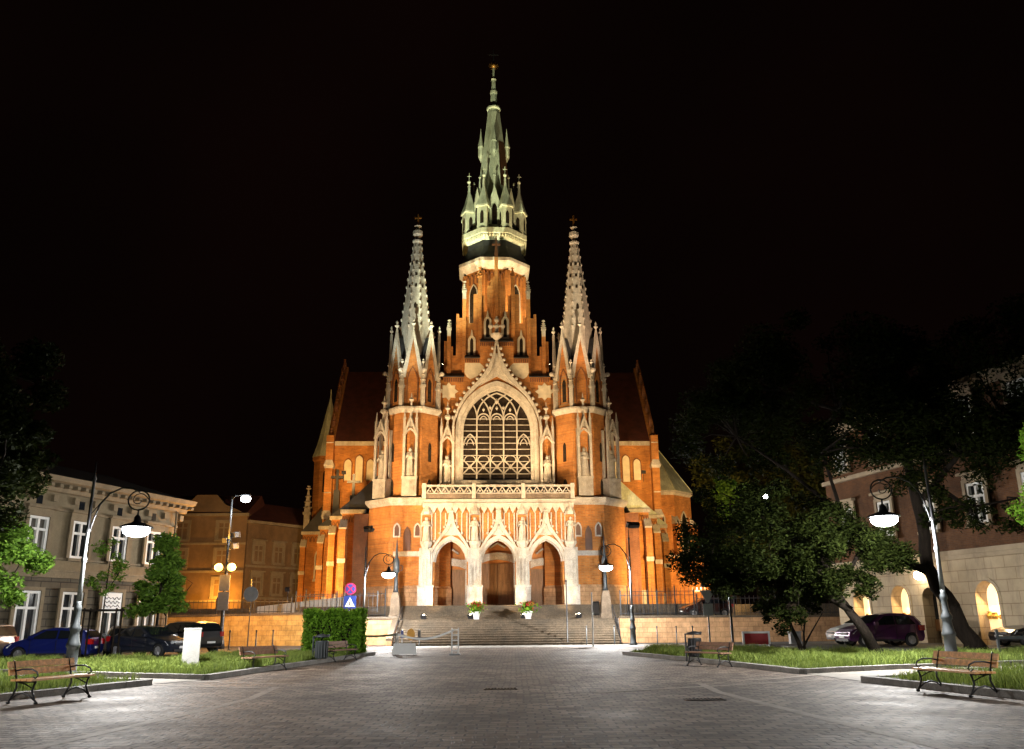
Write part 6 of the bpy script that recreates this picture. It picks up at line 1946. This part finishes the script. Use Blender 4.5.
# big dark tree behind the right lantern
b = (18.3, 35.6, 0.12)
cl = (crown_clumps((14.0, 37.5, 11.5), (5.6, 4.2, 3.6), 90, 22, (0.6, 1.2)) + crown_clumps((20.5, 36.0, 11.0), (3.8, 3.2, 4.0), 60, 23, (0.6, 1.2))
      + crown_clumps((16.9, 35.4, 6.6), (1.2, 1.0, 1.3), 14, 24, (0.3, 0.6)) + crown_clumps((19.2, 34.6, 5.6), (2.2, 1.0, 0.8), 20, 25, (0.25, 0.5)) + crown_clumps((9.8, 39, 10.2), (2.6, 2.5, 2.4), 30, 26, (0.5, 1.0)) + crown_clumps((16.5, 34.5, 9.2), (3.2, 1.8, 1.8), 44, 31, (0.45, 0.9)) + crown_clumps((21.0, 34.6, 8.8), (2.6, 1.6, 1.8), 36, 32, (0.4, 0.8)))
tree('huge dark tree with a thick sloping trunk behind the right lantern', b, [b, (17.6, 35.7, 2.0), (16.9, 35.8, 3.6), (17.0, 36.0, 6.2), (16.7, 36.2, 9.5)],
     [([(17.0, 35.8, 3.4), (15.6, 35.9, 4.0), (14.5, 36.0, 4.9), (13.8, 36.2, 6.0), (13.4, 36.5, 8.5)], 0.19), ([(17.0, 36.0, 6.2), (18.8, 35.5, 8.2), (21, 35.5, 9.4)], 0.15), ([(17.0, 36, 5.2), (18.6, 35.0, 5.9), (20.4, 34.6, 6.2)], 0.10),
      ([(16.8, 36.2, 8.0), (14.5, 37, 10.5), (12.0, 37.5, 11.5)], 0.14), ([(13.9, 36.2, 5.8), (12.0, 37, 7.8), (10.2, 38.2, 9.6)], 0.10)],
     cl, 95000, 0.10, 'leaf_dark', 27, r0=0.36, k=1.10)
# right-hand bough tree, only its leaves reach in
b = (24.5, 33.0, 0.12)
cl = crown_clumps((21.2, 33.0, 5.4), (1.9, 1.3, 1.3), 30, 28, (0.3, 0.6))+crown_clumps((22.5, 33.0, 8.5), (2.2, 2.0, 2.0), 30, 29, (0.5, 0.9))
tree('tree at the right edge whose lamplit green bough reaches in at window height', b, [b, (24.3, 33, 3), (24, 33, 7)], [([(24.2, 33, 4), (22.6, 33, 5.4), (20.6, 33, 5.3)], 0.1), ([(24.1, 33, 5), (23.2, 33, 7), (22.3, 33, 8.6)], 0.1)], cl, 14000, 0.10, 'leaf_hedge', 30, r0=0.22)
# dim far trees beside the chapel
for i, (x, y, z, rr, nm, lab) in enumerate([(29, 104, 17, (6.5, 5, 8), 'far_tree', 'dim tall far tree directly behind the chapel'), (39, 98, 17, (8, 5, 8.5), 'far_tree', 'dim far tree behind the spreading tree, right of the chapel'), (52, 92, 18, (8, 5, 9), 'far_tree', 'dim far tree hidden behind the brick house corner')]):
    b = (x, y, 1.9)
    cl = crown_clumps((x, y, z), rr, 46, 40+i, (1.2, 2.2))
    tree(lab, b, [b, (x, y, 8), (x, y, z)], [([(x, y, 9), (x-3, y, 13)], 0.2), ([(x, y, 9), (x+3, y, 14)], 0.2)], cl, 11000, 0.32, 'leaf_olive', 50+i, name='tree', group='dim trees beyond the church', r0=0.4)
# path lamp that lights the far leaves
r_ = thing('path_lamp', 'tiny far lamp shining among the trees right of the chapel', 'street lamp', (24.8, 84, 1.7))
mb = MB(); mb.frus(6, 0, 0, [(0.09, 0), (0.06, 11.2)]); mb.build('pole', 'post_grey', r_)
mb = MB(); mb.smooth = True; mb.ball((0, 0, 11.4), 0.22, 8, 6); mb.build('lit_globe', 'bulb_far', r_)
light('path_lamp_light', 'POINT', (-0.6, 0.5, 11.4), 500, (0.95, 1.0, 0.85), r_, size=0.2)
b = (21.5, 84.5, 1.9)
cl = crown_clumps((21.4, 84.5, 13.2), (1.6, 1.5, 2.4), 26, 61, (0.4, 0.9))
tree('yellow green lit tree top catching a lamp right of the chapel roof', b, [b, (21.4, 84.5, 7), (21.4, 84.5, 14)], [([(21.4, 84.5, 9), (20.6, 84.5, 12)], 0.1)], cl, 3600, 0.22, 'leaf_lit', 62, r0=0.22)

# clipped hedge
rg = np.random.default_rng(77)
def hedge(label, x0, x1, y0, y1, h, rz, loc):
    root = thing('hedge', label, 'hedge', loc, rz)
    n = 16000
    p = rg.uniform(0, 1, (n, 3))
    # push towards the skin
    axis = rg.integers(0, 5, n)
    for a in range(n):
        k = axis[a]
        if k == 0: p[a, 0] = rg.beta(1, 9)
        elif k == 1: p[a, 0] = 1-rg.beta(1, 9)
        elif k == 2: p[a, 1] = rg.beta(1, 9)
        elif k == 3: p[a, 1] = 1-rg.beta(1, 9)
        else: p[a, 2] = 1-rg.beta(1, 9)
    c = np.stack([x0+(x1-x0)*p[:, 0], y0+(y1-y0)*p[:, 1], 0.05+(h-0.05)*p[:, 2]], 1)
    c += 0.09*np.sin(c[:, [1, 2, 0]]*5.3+1.2)+rg.normal(0, 0.035, c.shape)
    u = rg.normal(0, 1, (n, 3)); u /= np.linalg.norm(u, axis=1)[:, None]
    t = rg.normal(0, 1, (n, 3)); q = np.cross(u, t); q /= np.linalg.norm(q, axis=1)[:, None]
    s = rg.uniform(0.05, 0.1, n)[:, None]
    V = np.stack([c-u*s, c+q*s*0.5, c+u*s, c-q*s*0.5], 1)
    me = fast_mesh('foliage', V.reshape(-1, 3), np.arange(n*4).reshape(n, 4), 'leaf_hedge')
    o = bpy.data.objects.new('foliage', me); COL.objects.link(o); o.parent = root
    mb = MB(); mb.box(x0+0.3, x1-0.3, y0+0.25, y1-0.25, 0, h-0.3); mb.build('stems', 'bark', root)
hedge('clipped bright green hedge block in front of the orange wall', -1.35, 1.35, -1.0, 1.0, 2.05, 0.0, (-8.75, 43.6, 0.1))
# ================================================================== floodlights on the church, those beyond mast and landing assumed
def c2w(x, y, z): return church.matrix_world @ Vector((x, y, z)) if False else Vector((-1.27+math.cos(R(2.4))*x-math.sin(R(2.4))*y, 72+math.sin(R(2.4))*x+math.cos(R(2.4))*y, z))
def flood(loc, aim, watts, col, spot, label, blend=0.6, lens='bulb_warm', size=0.25, s=1.0, stand=0.12, dome=False):
    loc = Vector(loc); aim = Vector(aim)
    root = thing('floodlight', label, 'floodlight', loc, group='floodlights aimed at the church')
    q = (aim-loc).to_track_quat('-Z', 'Y').to_matrix().to_4x4()
    mb = MB(); mb.M = q
    w, h_ = 0.2*s, 0.15*s
    mb.box(-w, w, -h_, h_, 0.02, 0.22*s); mb.box(-w-0.02, w+0.02, -h_-0.02, -h_, -0.05, 0.1); mb.box(-w-0.02, w+0.02, h_, h_+0.02, -0.05, 0.1)
    mb.build('housing', 'iron', root)
    mb = MB(); mb.M = q; mb.box(-w*0.9, w*0.9, -h_*0.9, h_*0.9, 0.0, 0.018); mb.build('lens', lens, root)
    if dome: mb = MB(); mb.smooth = True; mb.ball((0, -0.02, 0.05), 0.19, 10, 6, 0.55); mb.build('lit_dome', lens, root)
    mb = MB(); mb.tube([(0, 0, -stand), (0, 0, 0)], 0.03, 5); mb.build('bracket', 'iron', root)
    d = (aim-loc).normalized()*(0.25 if dome else 0.08)
    light('flood_beam', 'SPOT', d, watts, col, root, aim=d+(aim-loc), spot=spot, blend=blend, size=size)
    return root
# main beams in front of the church; the two on lanterns are assumed
flood((-19.3, 58.9, 6.6), c2w(-1, 1, 14.5), 21000, FLOOD_COL, 62, 'floodlight on the left mast aimed at the church front', stand=0.2)
flood((7.9, 59.25, 7.9), c2w(0.5, 1, 16), 11500, FLOOD_COL, 75, 'assumed floodlight on top of the right church lantern aimed at the church front', stand=0.3)
flood((-10.0, 60.25, 7.9), c2w(-1, 1, 16), 12000, FLOOD_COL, 75, 'assumed floodlight on top of the left church lantern aimed at the church front', stand=0.3)
# uplights on the landing
for x, lab in ((-5.7, 'bright uplight on the landing before the left door'), (-2.2, 'bright uplight beside the left flower planter'), (1.75, 'bright uplight beside the right flower planter'), (5.9, 'bright uplight on the landing before the right door')):
    p = c2w(x, -5.3, 1.98); flood(p, c2w(3.87*(1 if x > 0 else -1) if abs(x) > 4 else 0.0, 2.7, 5.8), 1500, (1.0, 0.68, 0.34), 40, lab, stand=0.22, dome=True)
# porch roof, assumed lamps: up the window wall, gable and turrets
for x, tx, tz, w_, lab in ((-3.2, -2.0, 22, 2300, 'assumed uplight on the balcony left of the great window'), (3.2, 2.0, 22, 2300, 'assumed uplight on the balcony right of the great window')):
    flood(c2w(x, -1.2, 11.62), c2w(tx, 3.2, tz), w_, FLOOD_COL, 100, lab, lens='bulb_warm')
# spires: white on the left, warm on the right; greenish on the copper; lamps assumed
flood(c2w(-10.6, -3.6, 12.9) if False else (-10.2, 60.25, 7.9), c2w(-7.5, 3.2, 31), 38000, (0.88, 1.0, 0.88), 17, 'assumed cool floodlight on the left church lantern aimed at the left spire', stand=0.3)
flood((8.15, 59.25, 7.9), c2w(7.5, 3.2, 31), 42000, (1.0, 0.68, 0.45), 17, 'assumed warm floodlight on the right church lantern aimed at the right spire', stand=0.3)
flood((8.4, 59.25, 7.9), c2w(0.2, TY, 49), 17000, (0.9, 1.0, 0.7), 20, 'assumed pale green floodlight on the right church lantern aimed at the copper spire', stand=0.3)
flood((-9.95, 60.25, 7.9), c2w(0, TY, 50), 125000, (0.92, 1.0, 0.68), 16, 'assumed pale green floodlight on the left church lantern aimed at the copper spire', stand=0.3)
# tower foot, lit by assumed lamps on the nave roof on both sides
for s in (-1, 1):
    flood(c2w(s*5.2, 6.5, 25.2), c2w(s*1.0, TY-3, 36), 17000 if s > 0 else 13000, (1.0, 0.74, 0.40), 80, 'assumed uplight on the nave roof %s of the tower' % ('left' if s < 0 else 'right'), stand=1.0)
# assumed sodium lamps washing the two flanks
flood(c2w(-17.5, 2.2, 4.3), c2w(-15.5, 12, 8), 11000, (1.0, 0.58, 0.18), 120, 'assumed orange floodlight on a post left of the church flank', stand=2.3)
flood(c2w(16.0, -3.5, 4.2), c2w(15.0, 14, 8), 12000, (1.0, 0.64, 0.25), 120, 'assumed orange floodlight on a post right of the church flank', stand=2.4)
flood(c2w(23.5, 14.0, 4.0), c2w(19.5, 27, 10), 8500, (1.0, 0.60, 0.22), 110, 'assumed orange floodlight aimed at the polygonal chapel', stand=2.2)
flood(c2w(-13.0, 15.0, 15.5) if False else c2w(-15.0, 13.0, 15.9), c2w(-14.5, 20, 18), 2400, (1.0, 0.58, 0.2), 120, 'assumed small orange uplight on the left aisle roof', stand=1.0)
flood(c2w(15.0, 13.0, 15.9), c2w(14.5, 20, 18), 2200, (1.0, 0.62, 0.24), 120, 'assumed small orange uplight on the right aisle roof', stand=1.0)
